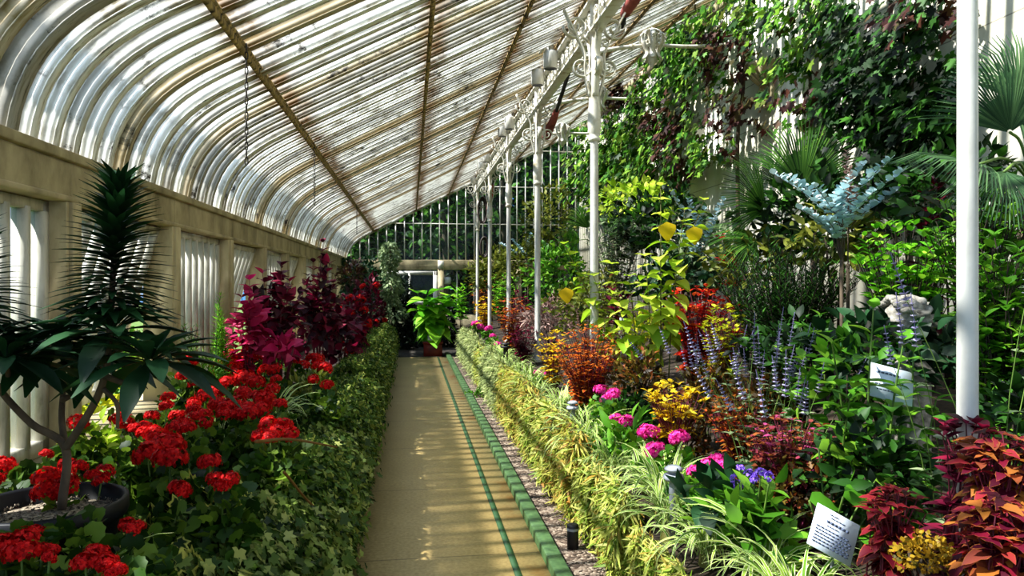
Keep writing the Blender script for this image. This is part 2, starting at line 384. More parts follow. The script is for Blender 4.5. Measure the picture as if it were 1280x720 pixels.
OV = ovate(4, .30, .3, .3); OV3 = ovate(3, .27, .3, .25); HEART = ovate(5, .44, .25, .3, .3); NARROW = ovate(4, .11, .3, .35, .45)
FRILL = ovate(5, .26, .2, .45, .4, .035); DIA = dia(); NEED = dia(.07, .2, .1); THIN = dia(.12, .3, .3); BIG = ovate(7, .40, .22, .35, .35, .02)
LANCE = ovate(5, .17, .35, .35, .5); DISC = ovate(3, .48, .1, .05, .5)

def place(mb, tpl, pos, d, nrm, size, r=None):
    pos = np.asarray(pos, float); N = len(pos)
    if N == 0: return
    y = unit(d); x = unit(np.cross(y, nrm)); z = np.cross(x, y)
    size = np.broadcast_to(np.asarray(size, float), (N,))
    V, q, tr, U = tpl
    W = pos[:, None] + size[:, None, None] * (V[None, :, 0, None] * x[:, None] + V[None, :, 1, None] * y[:, None] + V[None, :, 2, None] * z[:, None])
    r = RNG.random(N) if r is None else r
    A = np.concatenate([np.broadcast_to(U[None], (N,) + U.shape), np.broadcast_to(r[:, None, None], (N, len(V), 1))], -1)
    off = (np.arange(N) * len(V))[:, None, None]
    mb.add(W.reshape(-1, 3), None if q is None else (q[None] + off).reshape(-1, 4), None if tr is None else (tr[None] + off).reshape(-1, 3), A.reshape(-1, 3))

def rdir(n): return unit(RNG.normal(size=(n, 3)))
def blob(mb, c, rad, n, size, tpl, up=0.35, jit=0.6, shell=0.55, droop=0.0, cut=-0.6):
    d = rdir(int(n * 1.6)); d = d[d[:, 2] > cut][:n]; n = len(d)
    lump = 1 + 0.16 * np.sin(d[:, 0] * 5 + c[0] * 9) + 0.14 * np.sin(d[:, 1] * 6 + c[1] * 7) + 0.12 * np.sin(d[:, 2] * 7 + 1)
    rr = (shell + (1 - shell) * RNG.random(n) ** 0.7) * lump
    pos = np.asarray(c) + d * np.asarray(rad) * rr[:, None]
    ax = unit(d + jit * RNG.normal(size=(n, 3)) + np.array([0, 0, up - droop]))
    nr = unit(d * 0.6 + np.array([0, 0, 0.9]) + 0.5 * RNG.normal(size=(n, 3)))
    place(mb, tpl, pos, ax, nr, size * (0.7 + 0.6 * RNG.random(n)))

def stalk(lmb, smb, base, tip, nl, size, tpl, start=0.25, whorl=2, rise=0.35, r=0.004, bow=0.1, taper=0.5, top=True, twist=PI / 2, sides=5, jit=0.25):
    base, tip = np.asarray(base, float), np.asarray(tip, float); Ln = np.linalg.norm(tip - base)
    ts = np.linspace(0, 1, 7); side = unit(np.array([tip[0] - base[0], tip[1] - base[1], 1e-4])) * bow * Ln
    P = base + (tip - base) * ts[:, None] - side * (np.sin(PI * ts) * 0.8)[:, None]
    if smb is not None: tube(smb, P, r * (1 - 0.6 * ts), sides, cap=False)
    pos = []; d = []; sz = []; a0 = random.random() * 6
    for k in range(nl):
        t_ = start + (1 - start) * (k / max(nl - 1, 1)); i = min(int(t_ * 6), 5); f = t_ * 6 - i; p = P[i] * (1 - f) + P[i + 1] * f
        for w in range(whorl):
            a = a0 + k * twist + w * 2 * PI / whorl + random.gauss(0, jit)
            rs = rise + (0.8 * (t_ ** 3) if top else 0) + random.gauss(0, 0.12)
            pos.append(p); d.append((math.cos(a), math.sin(a), rs)); sz.append(size * (1 - taper * (t_ ** 2)) * random.uniform(.75, 1.2))
    pos, d = np.array(pos), np.array(d); place(lmb, tpl, pos, d, np.array([0, 0, 1.0]) + 0.15 * RNG.normal(size=d.shape), np.array(sz))
    return P

def blades(mb, base, n, length, width, elev=(50, 85), droop=2.2, seg=7, spread=0.02, az=None):
    base = np.asarray(base, float); V = []; q = []; A = []; o = 0
    for k in range(n):
        a = random.uniform(0, 2 * PI) if az is None else random.gauss(az[0], az[1])
        ln = length * random.uniform(.55, 1.1); e = math.radians(random.uniform(*elev)); dr = droop * random.uniform(.6, 1.3); w = width * random.uniform(.7, 1.2)
        h = np.array([math.cos(a), math.sin(a), 0]); s = np.array([-h[1], h[0], 0]) ; p = base + h * random.uniform(0, spread) + s * random.gauss(0, spread); rr = random.random()
        s = unit(s + np.array([0, 0, random.gauss(0, .35)]))
        for i in range(seg + 1):
            t_ = i / seg; ww = w * (min(1, .5 + 2 * t_) * (1 - t_ ** 2.5) + .03)
            V += [p - s * ww / 2, p + s * ww / 2]; A += [(-1, t_, rr), (1, t_, rr)]
            ang = e - dr * t_ ** 1.3; p = p + (h * math.cos(ang) + np.array([0, 0, math.sin(ang)])) * ln / seg
        for i in range(seg): b = o + 2 * i; q.append((b, b + 1, b + 3, b + 2))
        o += 2 * (seg + 1)
    mb.add(V, q, None, A); return mb

def floret_head(mb, c, r, n=40, psize=0.45, flat=0.75, petals=5):
    d = rdir(n * 2); d = d[d[:, 2] > -0.35][:n]
    ctr = np.asarray(c) + d * r * np.array([1, 1, flat]) * RNG.uniform(.72, 1.05, (len(d), 1))
    t1 = unit(np.cross(d, rdir(len(d)))); t2 = np.cross(d, t1)
    for k in range(petals):
        a = 2 * PI * k / petals; ax = t1 * math.cos(a) + t2 * math.sin(a) + 0.35 * d
        place(mb, PETAL, ctr, ax, d, r * psize * RNG.uniform(.8, 1.2, len(d)))
PETAL = ovate(2, .42, -.15, .2, .6)

def zs(X): return 0.36 + 0.2 * (X - 1.15)          # soil, right bed
def zl(X): return 0.46 + 0.12 * (-0.5 - X)         # soil, left bed

# ================================================================== SETTING
Y0, Y1 = -1.0, 20.0
XL, XR = -1.75, 4.75
def struct(o): o['kind'] = 'structure'; return o
def roofz(x): return 3.57 + 0.51 * x

struct(box(MB(), -40, 40, -20, 60, -0.16, -0.06).obj('ground', M['lawn'], smooth=False))
fl = struct(box(MB(), -0.55, 0.76, Y0 - 2, 15.55, -0.05, 0.0).obj('floor', M['path'], smooth=False))
for x0, x1 in ((0.565, 0.605), (-0.375, -0.345)):
    box(MB(), x0, x1, Y0 - 2, 15.5, 0.0, 0.003).obj('painted_line', M['line'], fl, False)
struct(box(MB(), -1.75, 4.75, 15.55, 20, -0.05, 0.0).obj('floor_end', M['slate'], smooth=False))
struct(box(MB(), 0.85, 1.18, Y0, 15.55, -0.05, 0.012).obj('floor_gravel', M['gravel'], smooth=False))
mb = MB()
for k in range(34): box(mb, 0.76, 0.85, -1 + k * .5 + .004, -1 + (k + 1) * .5 - .004, -0.05, 0.06)
bevel_obj(struct(mb.obj('trim_1', M['kerb'], smooth=False)), 0.008, 2)
# raised beds
def bed(name, xs, zf, y0, y1, mat):
    m = MB(); nx, ny = 14, 60; V = []
    for j in range(ny + 1):
        for i in range(nx + 1):
            x = xs[0] + (xs[1] - xs[0]) * i / nx; y = y0 + (y1 - y0) * j / ny
            V.append((x, y, zf(x) - 0.02 + 0.03 * math.sin(x * 7 + y * 5) * math.sin(y * 3.1)))
    q = [(j * (nx + 1) + i, j * (nx + 1) + i + 1, (j + 1) * (nx + 1) + i + 1, (j + 1) * (nx + 1) + i) for j in range(ny) for i in range(nx)]
    m.add(V, q)
    return tag(struct(m.obj(name, mat)))
bed('floor_bed_right', (1.17, 4.75), zs, Y0, 19.9, M['soil'])
bed('floor_bed_left', (-1.72, -0.52), zl, Y0, 15.5, M['soil'])
bevel_obj(struct(box(MB(), 1.12, 1.17, Y0, 15.6, -0.05, 0.35).obj('trim_2', M['wood'], smooth=False)), 0.006)
struct(box(MB(), 1.12, 4.75, 15.5, 15.6, -0.05, 0.35).obj('trim_3', M['wood'], smooth=False))
struct(box(MB(), -0.56, -0.5, Y0, 15.55, -0.05, 0.42).obj('trim_4', M['plinth'], smooth=False))

# left wall: plinth, posts, gutter beam, top-hung sashes (alternate ones pushed open)
wl = struct(box(MB(), -1.95, -1.72, Y0, Y1, -0.1, 0.72).obj('wall_left', M['plinth'], smooth=False))
box(MB(), -2.0, -1.66, Y0, Y1, 0.72, 0.76).obj('sill', M['beam'], wl, False)
m = MB(); box(m, -1.92, -1.69, Y0, Y1, 2.02, 2.2); box(m, -1.98, -1.66, Y0, Y1, 2.2, 2.25); box(m, -1.9, -1.67, Y0, Y1, 2.0, 2.03)
for k in range(14): box(m, -1.9, -1.687, 3.9 + 1.6 * (k - 3) - .012, 3.9 + 1.6 * (k - 3) + .012, 2.0, 2.202)
bevel_obj(m.obj('gutter_beam', M['beam'], wl, False), 0.008)
posts = [3.9 + 1.6 * k for k in range(-3, 11)]
for y in posts:
    m = box(box(MB(), -1.88, -1.68, y - .075, y + .075, 0.74, 2.02), -1.70, -1.66, y - .05, y + .05, 0.76, 2.0)
    bevel_obj(m.obj('post', M['post'], wl, False), 0.006)
sashF = MB(); w = 1.6 - .15
box(sashF, -.03, .03, -w / 2, -w / 2 + .06, -1.23, 0); box(sashF, -.03, .03, w / 2 - .06, w / 2, -1.23, 0); box(sashF, -.03, .03, -w / 2, w / 2, -.05, 0); box(sashF, -.03, .03, -w / 2, w / 2, -1.23, -1.16)
sashF = sashF.mesh('frame', M['sash'], False)
sashB = box(MB(), -.03, .035, -.021, .021, -1.17, -.04).mesh('glazing_bar', M['sash'], False)
sashP = MB().add([(-.005, -w / 2 + .03, -1.2), (-.005, w / 2 - .03, -1.2), (-.005, w / 2 - .03, -.02), (-.005, -w / 2 + .03, -.02)], [(0, 1, 2, 3)]).mesh('pane', M['sideglass'], False)
for k in range(13):
    y = posts[k] + 0.8
    r = bpy.data.objects.new('window_%d' % (k + 1), sashF); COL.objects.link(r); struct(r)
    r.location = (-1.79, y, 1.995)
    if (k % 2) == 1: r.rotation_euler = (0, math.radians(16), 0)
    for j in range(7): link('glazing_bar', sashB, r, (0, -w / 2 + .03 + (w - .06) * (j + 1) / 8, 0))
    link('pane', sashP, r)

# roof: curved eave, straight slope
cv = []
for t_ in np.linspace(0, 1, 13):
    a, b, c_, d_ = (1 - t_) ** 3, 3 * t_ * (1 - t_) ** 2, 3 * t_ * t_ * (1 - t_), t_ ** 3
    cv.append((a * -1.74 + b * -1.68 + c_ * -1.40 + d_ * -1.0, a * 2.24 + b * 2.70 + c_ * 2.86 + d_ * 3.06))
prof = np.array(cv + [(x, roofz(x)) for x in np.linspace(-.5, 4.85, 9)])
m = MB(); n = len(prof); ys = np.linspace(Y0, Y1, 22)
V = [(x, y, z + 0.012) for y in ys for x, z in prof]
q = [(j * n + i, j * n + i + 1, (j + 1) * n + i + 1, (j + 1) * n + i) for j in range(len(ys) - 1) for i in range(n - 1)]
ceil = struct(m.add(V, q).obj('ceiling', M['roofglass']))
tg = unit(np.gradient(prof, axis=0)); nm = np.stack([tg[:, 1], -tg[:, 0]], -1)      # inward normal
def rafter(w, dpt):
    mm = MB()
    for w_, d0, d1 in ((w, -0.01, dpt), (w * 1.6, dpt, dpt + .007)):
        V = []
        for (x, z), (nx, nz) in zip(prof, nm):
            V += [(x + nx * d0, -w_ / 2, z + nz * d0), (x + nx * d0, w_ / 2, z + nz * d0), (x + nx * d1, w_ / 2, z + nz * d1), (x + nx * d1, -w_ / 2, z + nz * d1)]
        k, j = np.meshgrid(np.arange(n - 1), np.arange(4), indexing='ij')
        mm.add(V, np.stack([k * 4 + j, k * 4 + (j + 1) % 4, (k + 1) * 4 + (j + 1) % 4, (k + 1) * 4 + j], -1).reshape(-1, 4))
    return mm
bar = rafter(0.036, 0.030).mesh('glazing_bar', M['bar'], False); rib = rafter(0.055, 0.05).mesh('rib', M['bar'], False)
k = 0; y = Y0 + .1
while y < Y1 - .05:
    link('rib' if k % 8 == 4 else 'glazing_bar', rib if k % 8 == 4 else bar, ceil, (0, y, 0)); y += 0.212; k += 1
for x in (-1.0, .16, 1.05, 1.72, 2.9, 3.9):
    m = MB(); s = 0.51; zt = roofz(x) - 0.052 if x > -.9 else 3.02
    for x0, x1, z0, z1 in ((-.02, .02, -.010, .010), (-.010, .010, -.04, 0)):
        m.add([(x + a, y_, zt + a * s + b) for y_ in (Y0, Y1) for a, b in ((x0, z0), (x1, z0), (x1, z1), (x0, z1))], [(0, 1, 2, 3), (7, 6, 5, 4), (0, 4, 5, 1), (1, 5, 6, 2), (2, 6, 7, 3), (3, 7, 4, 0)])
    m.obj('purlin', M['rust'], ceil, False)

# right wall
struct(box(MB(), 4.75, 4.95, Y0, Y1 + .2, -0.1, 5.98).obj('wall_right', M['blockwall'], smooth=False))
struct(box(MB(), 4.70, 4.75, Y0, Y1, 5.78, 5.95).obj('trim_5', M['beam'], smooth=False))

# glazed gable at the far end
wb = struct(box(MB(), -1.95, 4.75, 20, 20.15, -0.1, 0.7).obj('wall_back', M['plinth'], smooth=False))
bevel_obj(box(MB(), -1.9, 4.75, 19.92, 20.15, 1.95, 2.22).obj('transom_beam', M['beam'], wb, False), 0.01)
for x in (0.83, 3.0): box(MB(), x - .08, x + .08, 19.9, 20.12, 0.0, 2.0).obj('post', M['beam'], wb, False)
box(MB(), .75, .91, 19.88, 19.93, 1.97, 2.2).obj('post_cap', M['iron'], wb, False)
def rz_at(x):
    return np.interp(x, prof[:, 0], prof[:, 1])
win = struct(MB().add([(x, 20.0, z) for x in np.linspace(-1.7, 4.75, 40) for z in (2.2, float(rz_at(x)) - .01)], [(2 * i, 2 * i + 2, 2 * i + 3, 2 * i + 1) for i in range(39)]).obj('window_14', M['endglass'], smooth=False))
x = -1.6
while x < 4.7:
    box(MB(), x - .014, x + .014, 19.965, 20.03, 2.2, float(rz_at(x)) - .02).obj('mullion', M['white'], win, False); x += 0.24
for z in (3.22, 4.27, 5.3):
    xa = np.interp(z, prof[:, 1], prof[:, 0]); box(MB(), xa, 4.74, 19.975, 20.02, z - .012, z + .012).obj('transom', M['sash'], win, False)
m = MB()
for (xa, za), (xb, zb) in zip(prof[:-1], prof[1:]):
    m.add([(xa, 19.93, za - .10), (xb, 19.93, zb - .10), (xb, 20.1, zb - .10), (xa, 20.1, za - .10), (xa, 19.93, za), (xb, 19.93, zb), (xb, 20.1, zb), (xa, 20.1, za)], BOXF)
m.obj('gable_rib', M['bar'], win, False)
low = struct(MB().add([(-1.7, 20.02, .7), (4.75, 20.02, .7), (4.75, 20.02, 1.95), (-1.7, 20.02, 1.95)], [(0, 1, 2, 3)]).obj('window_15', M['endglass'], smooth=False))
x = -1.6
while x < 4.7:
    if not (-.75 < x < .75): box(MB(), x - .014, x + .014, 19.98, 20.03, .7, 1.95).obj('mullion', M['sash'], low, False)
    x += 0.48
dr = MB(); box(dr, -.75, -.65, 19.9, 19.98, 0, 1.9); box(dr, .62, .74, 19.9, 19.98, 0, 1.9); box(dr, -.75, .74, 19.9, 19.98, 1.8, 1.91); box(dr, -.05, .0, 19.9, 19.98, 0, 1.85); box(dr, -.7, .7, 19.9, 19.98, .98, 1.08); box(dr, -.7, .7, 19.92, 19.97, 0, .12)
dr = struct(dr.obj('door_1', M['white'], smooth=False))
MB().add([(-.66, 19.95, .1), (.64, 19.95, .1), (.64, 19.95, 1.84), (-.66, 19.95, 1.84)], [(0, 1, 2, 3)]).obj('pane', M['endglass'], dr, False)
m = MB(); box(m, .45, .5, 19.84, 19.91, .9, 1.0); m.obj('handle', M['black'], dr, False)
nt = box(MB(), .93, 1.1, 19.97, 20.02, 1.55, 1.75).obj('notice', M['card'], smooth=False)
tag(nt, 'small white notice fixed beside the door post on the far gable', 'notice')

# ------------------------------------------------------------------ columns, beam, brackets
def scroll(mb, c, r, turns=1.6, side=(0, 1, 0), flip=1, w=.035, a0=0.0, th=.012, ax=(1, 0, 0)):
    c = np.asarray(c, float); ax = np.asarray(ax, float); P = []
    for t_ in np.linspace(0, 1, 26):
        a = a0 + flip * t_ * turns * 2 * PI; rr = r * (1 - .78 * t_); P.append(c + ax * rr * math.cos(a) + np.array([0, 0, rr * math.sin(a)]))
    strip(mb, P, w, side, th)
def make_column():
    t = thing('iron_column', '', 'column', (0, 0, 0))
    m = MB(); lathe(m, [(.075, .0), (.075, .05), (.05, .1), (.042, .16), (.039, 3.0 - .55)], (0, 0, .5), 20); m.obj('shaft', M['white'], t)
    m = MB(); lathe(m, [(.04, 2.95), (.056, 2.96), (.058, 2.985), (.046, 3.0), (.05, 3.02)], (0, 0, 0), 20); m.obj('collar', M['iron'], t)
    m = MB(); lathe(m, [(.044, 3.01), (.06, 3.05), (.066, 3.12), (.056, 3.3), (.045, 3.48), (.05, 3.5), (.044, 3.54), (.04, 4.3)], (0, 0, 0), 16)
    cap_ = m.obj('capital', M['iron'], t)
    for ax in ((1, 0, 0), (-1, 0, 0), (0, 1, 0), (0, -1, 0)):
        m = MB(); a = np.array(ax, float); s = np.array([-a[1], a[0], 0])
        P = spline([a * .045 + (0, 0, 3.38), a * .10 + (0, 0, 3.62), a * .10 + (0, 0, 3.8), a * .2 + (0, 0, 4.0), a * .3 + (0, 0, 4.2)], 7)
        strip(m, P, .06, s, .016)
        scroll(m, a * .13 + (0, 0, 3.66), .10, 1.7, s, 1, .055, PI, ax=a); scroll(m, a * .19 + (0, 0, 4.05), .12, 1.6, s, -1, .055, 0, ax=a)
        scroll(m, a * .11 + (0, 0, 3.9), .05, 1.4, s, -1, .03, PI, ax=a)
        m.obj('scroll_bracket', M['iron'], cap_)
    return t
cols = [(1.75, 2.06), (1.75, 6.74), (1.75, 9.86), (1.75, 12.82), (1.75, 15.95), (1.75, 18.9)]
clab = ['thick white iron column nearest the camera, standing among the coleus on the right',
        'white iron column with scrolled capital behind the orange coleus, second from the camera',
        'slim white iron column third from the camera, rising out of the right bed',
        'slim white iron column fourth from the camera, further along the right bed',
        'thin white iron column fifth from the camera with a hose coil beside it',
        'thin white iron column farthest away, closest to the glazed gable']
c0 = make_column(); c0.location = cols[0] + (0,); c0.scale = (.74, .74, 1); c0['label'] = clab[0]; c0['group'] = 'iron columns along the right bed'
for p, lb in zip(cols[1:], clab[1:]): dup(c0, p + (0,), lb).scale = (1, 1, 1)
lt = thing('lattice_beam', 'white ornamental iron lattice beam running along the tops of the columns', 'beam', (1.75, 0, 0))
m = MB(); box(m, -.06, .06, Y0, 19.95, 4.28, 4.31); box(m, -.015, .015, Y0, 19.95, 4.31, 4.40); m.obj('top_rail', M['iron'], lt, False)
m = MB(); box(m, -.055, .055, Y0, 19.95, 3.99, 4.015); m.obj('bottom_rail', M['iron'], lt, False)
seg = MB()
for j in range(6):
    yy = .13 + j * .25
    scroll(seg, (0, yy - .055, 4.16), .07, 1.5, (1, 0, 0), 1, .04, 0, ax=(0, 1, 0)); scroll(seg, (0, yy + .06, 4.15), .07, 1.5, (1, 0, 0), -1, .04, PI, ax=(0, 1, 0))
    strip(seg, [(0, yy - .11, 4.02), (0, yy, 4.27)], .03, (1, 0, 0), .012); strip(seg, [(0, yy + .12, 4.02), (0, yy, 4.27)], .03, (1, 0, 0), .012)
seg = seg.mesh('scrollwork', M['iron'], False)
for k in range(13): link('scrollwork', seg, lt, (0, .3 + k * 1.5, 0))
# short stays from beam to roof
m = MB()
for p in cols[1:]:
    box(m, -.02, .02, p[1] - .02, p[1] + .02, 4.38, 4.45)
m.obj('roof_stay', M['iron'], lt, False)

def make_arm():
    t = thing('iron_bracket', '', 'bracket', (0, 0, 0))
    m = MB(); tube(m, spline([(1.8, 0, 4.2), (2.2, 0, 4.62), (2.7, 0, 4.86), (3.4, 0, 4.98)], 8), .03, 8)
    tube(m, spline([(3.4, 0, 4.98), (4.0, 0, 4.98), (4.74, 0, 5.06)], 8), .028, 8); arm_ = m.obj('arm', M['iron'], t)
    for x in (2.25, 2.7, 3.1): m = MB(); tube(m, [(x - .02, 0, np.interp(x, [2.2, 2.7, 3.4], [4.62, 4.86, 4.98])), (x + .02, 0, np.interp(x, [2.2, 2.7, 3.4], [4.62, 4.86, 4.98]) + .012)], .042, 8); m.obj('ring', M['iron'], arm_)
    m = MB()
    for k in range(7):
        a = 2 * PI * k / 7; h = np.array([math.cos(a), math.sin(a), 0]); s = np.array([-h[1], h[0], 0])
        strip(m, spline([h * .03 + (3.4, 0, 5.2), h * .14 + (3.4, 0, 5.14), h * .17 + (3.4, 0, 5.0), h * .1 + (3.4, 0, 4.86), h * .15 + (3.4, 0, 4.76)], 5), .07, s, .012)
        scroll(m, h * .15 + (3.4, 0, 5.06), .06, 1.5, s, 1, .04, 0, ax=h)
    lathe(m, [(.01, 4.66), (.05, 4.72), (.06, 4.85), (.04, 5.0), (.06, 5.12), (.03, 5.18), (.005, 5.23)], (3.4, 0, 0), 10)
    m.obj('rosette_boss', M['iron'], t); return t
a0 = make_arm(); a0['group'] = 'curved arms from columns to wall'
a0.location = (0, cols[2][1], 0); a0['label'] = 'white curved iron arm with floral boss reaching from the third column to the vine wall'
dup(a0, (0, cols[3][1], 0), 'white curved iron arm with floral boss reaching from the fourth column, behind the vines')
dup(a0, (0, cols[4][1], 0), 'white curved iron arm with floral boss nearest the gable, from the fifth column')

def make_spot():
    t = thing('spotlight', '', 'spotlight')
    m = MB(); lathe(m, [(.0, .19), (.03, .19), (.034, .18), (.034, .06), (.07, .045), (.075, .03), (.075, -.13), (.068, -.135), (.066, -.10)], (0, 0, 0), 18); hou_ = m.obj('housing', M['white'], t)
    m = MB(); lathe(m, [(.0685, -.134), (.05, -.128), (.0, -.125)], (0, 0, 0), 18); m.obj('lens_ring', M['black'], hou_)
    m = MB(); tube(m, [(0, 0, .05), (.06, 0, .08), (.12, 0, .02)], .014, 6); m.obj('mounting_arm', M['white'], t); return t
sp0 = make_spot(); n_ = 0
for px, py, lb, tilt in ((688, 70, 'white can spotlight hanging largest and nearest on the lattice beam', 0), (672, 92, 'white can spotlight paired just behind the nearest one on the beam', 0),
                   (637, 150, 'white spotlight of the second pair along the beam, the nearer one', 0), (628, 160, 'white spotlight of the second pair along the beam, the farther one', 0),
                   (608, 194, 'small white spotlight near the fifth column, black rim, nearer of its pair', 0), (602, 203, 'small white spotlight near the fifth column, farther of its pair', 0),
                   (591, 222, 'white spotlight tilted outward at the far end of the beam', .5)):
    p = at(px, py, X=1.62); o = sp0 if n_ == 0 else dup(sp0, p); n_ += 1
    o.location = p; o.scale = (1.12,) * 3; o.rotation_euler = (0, tilt, PI + .1 * n_); o['label'] = lb; o['group'] = 'spotlights on the lattice beam'

# poles with cloth, rope, hose coils, chains
def pole_cloth(label, a, b, c, mat, r=.02):
    t = thing('cloth_pole', label, 'pole', a)
    a = np.asarray(a); m = MB(); tube(m, [(0, 0, 0), (b - a) * .5, b - a], r, 8); scroll(m, (0, 0, .03), .04, 1, (0, 1, 0), 1, .02); m.obj('pole', M['black'], t)
    m = MB(); P = spline([(b - a) * .8, (b - a) * 1.0 + (0, .02, 0), c - a], 6); tube(m, P, np.linspace(r * 1.5, r * 2.6, len(P)), 10)
    m.obj('cloth', mat, t)
pole_cloth('dark pole with dull red cloth end slung below the beam by the second column', at(712, 88, X=1.95), at(692, 150, X=1.95), at(682, 172, X=1.95), M['cloth'], .026)
pole_cloth('dark pole with maroon striped cloth at the top edge above the floral boss', at(777, 34, X=2.1), at(783, 14, X=2.1), at(800, -12, X=2.1), M['cloth'], .025)
pole_cloth('thin pole with orange rope hanging between the far columns', at(619, 212, X=1.9), at(615, 235, X=1.9), at(611, 262, X=1.9), M['orange'], .022)
def coil(label, c, rx, rz, n=5):
    m = MB()
    for k in range(n):
        a = np.linspace(0, 2 * PI, 26); q_ = np.stack([rx * np.cos(a) * (1 - .05 * k), .05 * k - .1 + 0 * a, rz * np.sin(a) * (1 - .04 * k)], -1)
        tube(m, q_, .022, 6, False)
    o = m.obj('hose_coil', M['hose'], loc=c); tag(o, label, 'hose', 'hose coils on the far columns')
coil('upper dark hose coil hanging on the far column', at(603, 263, Y=18.72), .12, .34)
coil('lower dark hose coil hanging beside the fifth column', at(605, 309, Y=18.72), .11, .26)
for px, y0_, y1_, X, lb in ((308, 62, 215, -.97, 'dark chain hanging from the first purlin, the longest one nearest the camera'), (393, 182, 262, -.97, 'dark chain hanging from the first purlin, second from the camera'), (446, 250, 295, -.97, 'short dark chain hanging from the first purlin near the gable')):
    a = at(px, y0_, X=X); b = at(px, y1_, Y=a[1]); m = MB(); a[2] = 3.0
    nn = int((a[2] - b[2]) / .045)
    for k in range(nn):
        z = a[2] - k * .045; an = np.linspace(0, 2 * PI, 9); h = (1, 0, 0) if k % 2 else (0, 1, 0)
        tube(m, np.stack([(.009 * np.cos(an)) * h[0], (.009 * np.cos(an)) * h[1], z - a[2] + .028 * np.sin(an)], -1), .0035, 4, False)
    o = m.obj('hanging_chain', M['chain'], loc=a); tag(o, lb, 'chain', 'chains under the curved roof')
SPINE = ovate(4, .10, .3, .22, .45)
WIDE = ovate(5, .34, .2, .55, .4, .03)
# ================================================================== PLANTS
def soil(x): return zs(x) if x > 0 else zl(x)
def bush(name, label, cat, px, py, rx, ry, X, leaf, tpl, size, mode='blob', cover=4.0, stem='darkstem', nst=None, ratio=.6, group=None, extra=None, part='foliage', cut=-.7, up=.35, jit=.6,
         per=9, rise=.35, shell=.5, droop=0.0, base=None, maxn=14000, whorl=2, taper=.5, start=.3, leafs=None, twist=PI / 2, bow=.1, lean=None):
    """shrub whose crown centre / half-size are read off the photo at lateral distance X; grows from the soil"""
    c = at(px, py, X=X); Z = depth(c); rxm, rzm = rx / F * Z, ry / F * Z
    if c[0] > XR - .1 - rxm * .5: rxm = min(rxm, .6)
    zb = soil(c[0]) - .02 if base is None else base
    t = thing(name, label, cat, (c[0], c[1], zb), group); h = c[2] - zb
    lms = MB(); sm = MB()
    area = PI * rxm * rzm * cover
    k = tpl[0][:, 0].max()
    n = int(min(maxn, area / (size * size * k * 1.1)))
    if mode == 'blob':
        blob(lms, (0, 0, h), (rxm, rxm, rzm), n, size, tpl, up, jit, shell, droop, cut)
        for i in range(nst or 5):
            a = random.uniform(0, 6.28); tp = np.array([math.cos(a) * rxm * .6, math.sin(a) * rxm * .6, h + rzm * random.uniform(-.2, .5)])
            tube(sm, spline([(random.gauss(0, .02), random.gauss(0, .02), 0), tp * (.4, .4, .55), tp], 4), np.linspace(.011, .004, 9), 5)
    else:
        ns = nst or max(3, int(n / (per * whorl)))
        ns = min(ns, 260)
        for i in range(ns):
            d = rdir(1)[0]; d[2] = abs(d[2]) * random.choice([1, 1, 1, .6, -.3]); q_ = random.uniform(.8, 1.05)
            tip = np.array([d[0] * rxm * q_, d[1] * rxm * q_, h + d[2] * rzm * q_])
            if lean is not None: tip = tip + np.array(lean)
            b = np.array([tip[0] * .25 + random.gauss(0, .02), tip[1] * .25 + random.gauss(0, .02), 0.0])
            stalk(lms, sm, b, tip, per, size, tpl, start=start, rise=rise, whorl=whorl, taper=taper, r=.0035 + .002 * min(h, 1), twist=twist, bow=bow)
    if leafs is None: lms.obj(part, L[leaf], t)
    sm.obj('stem', M[stem], t)
    return t, c, rxm, rzm, h

# ---- left: black pot and dark rosette tree
pc = np.array([-1.12, 2.43, 0.0]); pz = soil(-1.12)
POTS = .86
pot = thing('plant_pot', 'large round black plastic pot with pale gravel at the left edge', 'pot', (pc[0], pc[1], pz))
m = MB(); lathe(m, [(.0, .0), (.19, .0), (.2, .02), (.235, .34), (.262, .345), (.268, .36), (.266, .40), (.255, .405), (.244, .395), (.24, .33), (.0, .33)], (0, 0, 0), 40); m.obj('pot_body', M['blackpot'], pot)
m = MB(); lathe(m, [(.242, .345), (.15, .355), (.0, .36)], (0, 0, 0), 30)
for k in range(500):
    a = random.uniform(0, 6.28); r_ = .235 * math.sqrt(random.random()); s = random.uniform(.004, .009); q_ = rdir(4) * s + (r_ * math.cos(a), r_ * math.sin(a), .36)
    m.add(q_, None, [(0, 1, 2), (0, 2, 3), (0, 3, 1), (1, 3, 2)])
tag(m.obj('gravel', M['gravelpot'], pot, False), kind='stuff'); pot.scale = (.84, .84, .95)
tr0 = at(77, 585, Y=2.45); tb = np.array([tr0[0], 2.45, pz + .35])
tree = thing('rosette_tree', 'dark branching succulent-like shrub with leaf rosettes and tall spires, growing in the black pot', 'plant', tb)
def lp(px, py, Y): return at(px, py, Y=Y) - tb
trunk = MB()
fork = lp(82, 560, 2.45)
brs = [([(0, 0, 0), fork, lp(40, 530, 2.42), lp(0, 487, 2.38), lp(-28, 440, 2.36)], .014), ([fork, lp(77, 520, 2.5), lp(80, 470, 2.55), lp(76, 425, 2.58)], .011),
       ([fork, lp(96, 540, 2.42), lp(120, 500, 2.38), lp(133, 460, 2.36), lp(138, 400, 2.36), lp(144, 300, 2.38), lp(149, 238, 2.40)], .013),
       ([lp(131, 470, 2.36), lp(160, 478, 2.32), lp(186, 455, 2.28)], .010), ([lp(78, 500, 2.5), lp(105, 485, 2.6), lp(128, 455, 2.66)], .010), ([lp(0, 487, 2.38), lp(10, 470, 2.33), lp(8, 455, 2.3)], .010),
       ([lp(128, 485, 2.37), lp(146, 505, 2.33), lp(147, 535, 2.33)], .008)]
for P_, r_ in brs: S_ = spline(P_, 6); tube(trunk, S_, np.linspace(r_, r_ * .6, len(S_)), 9)
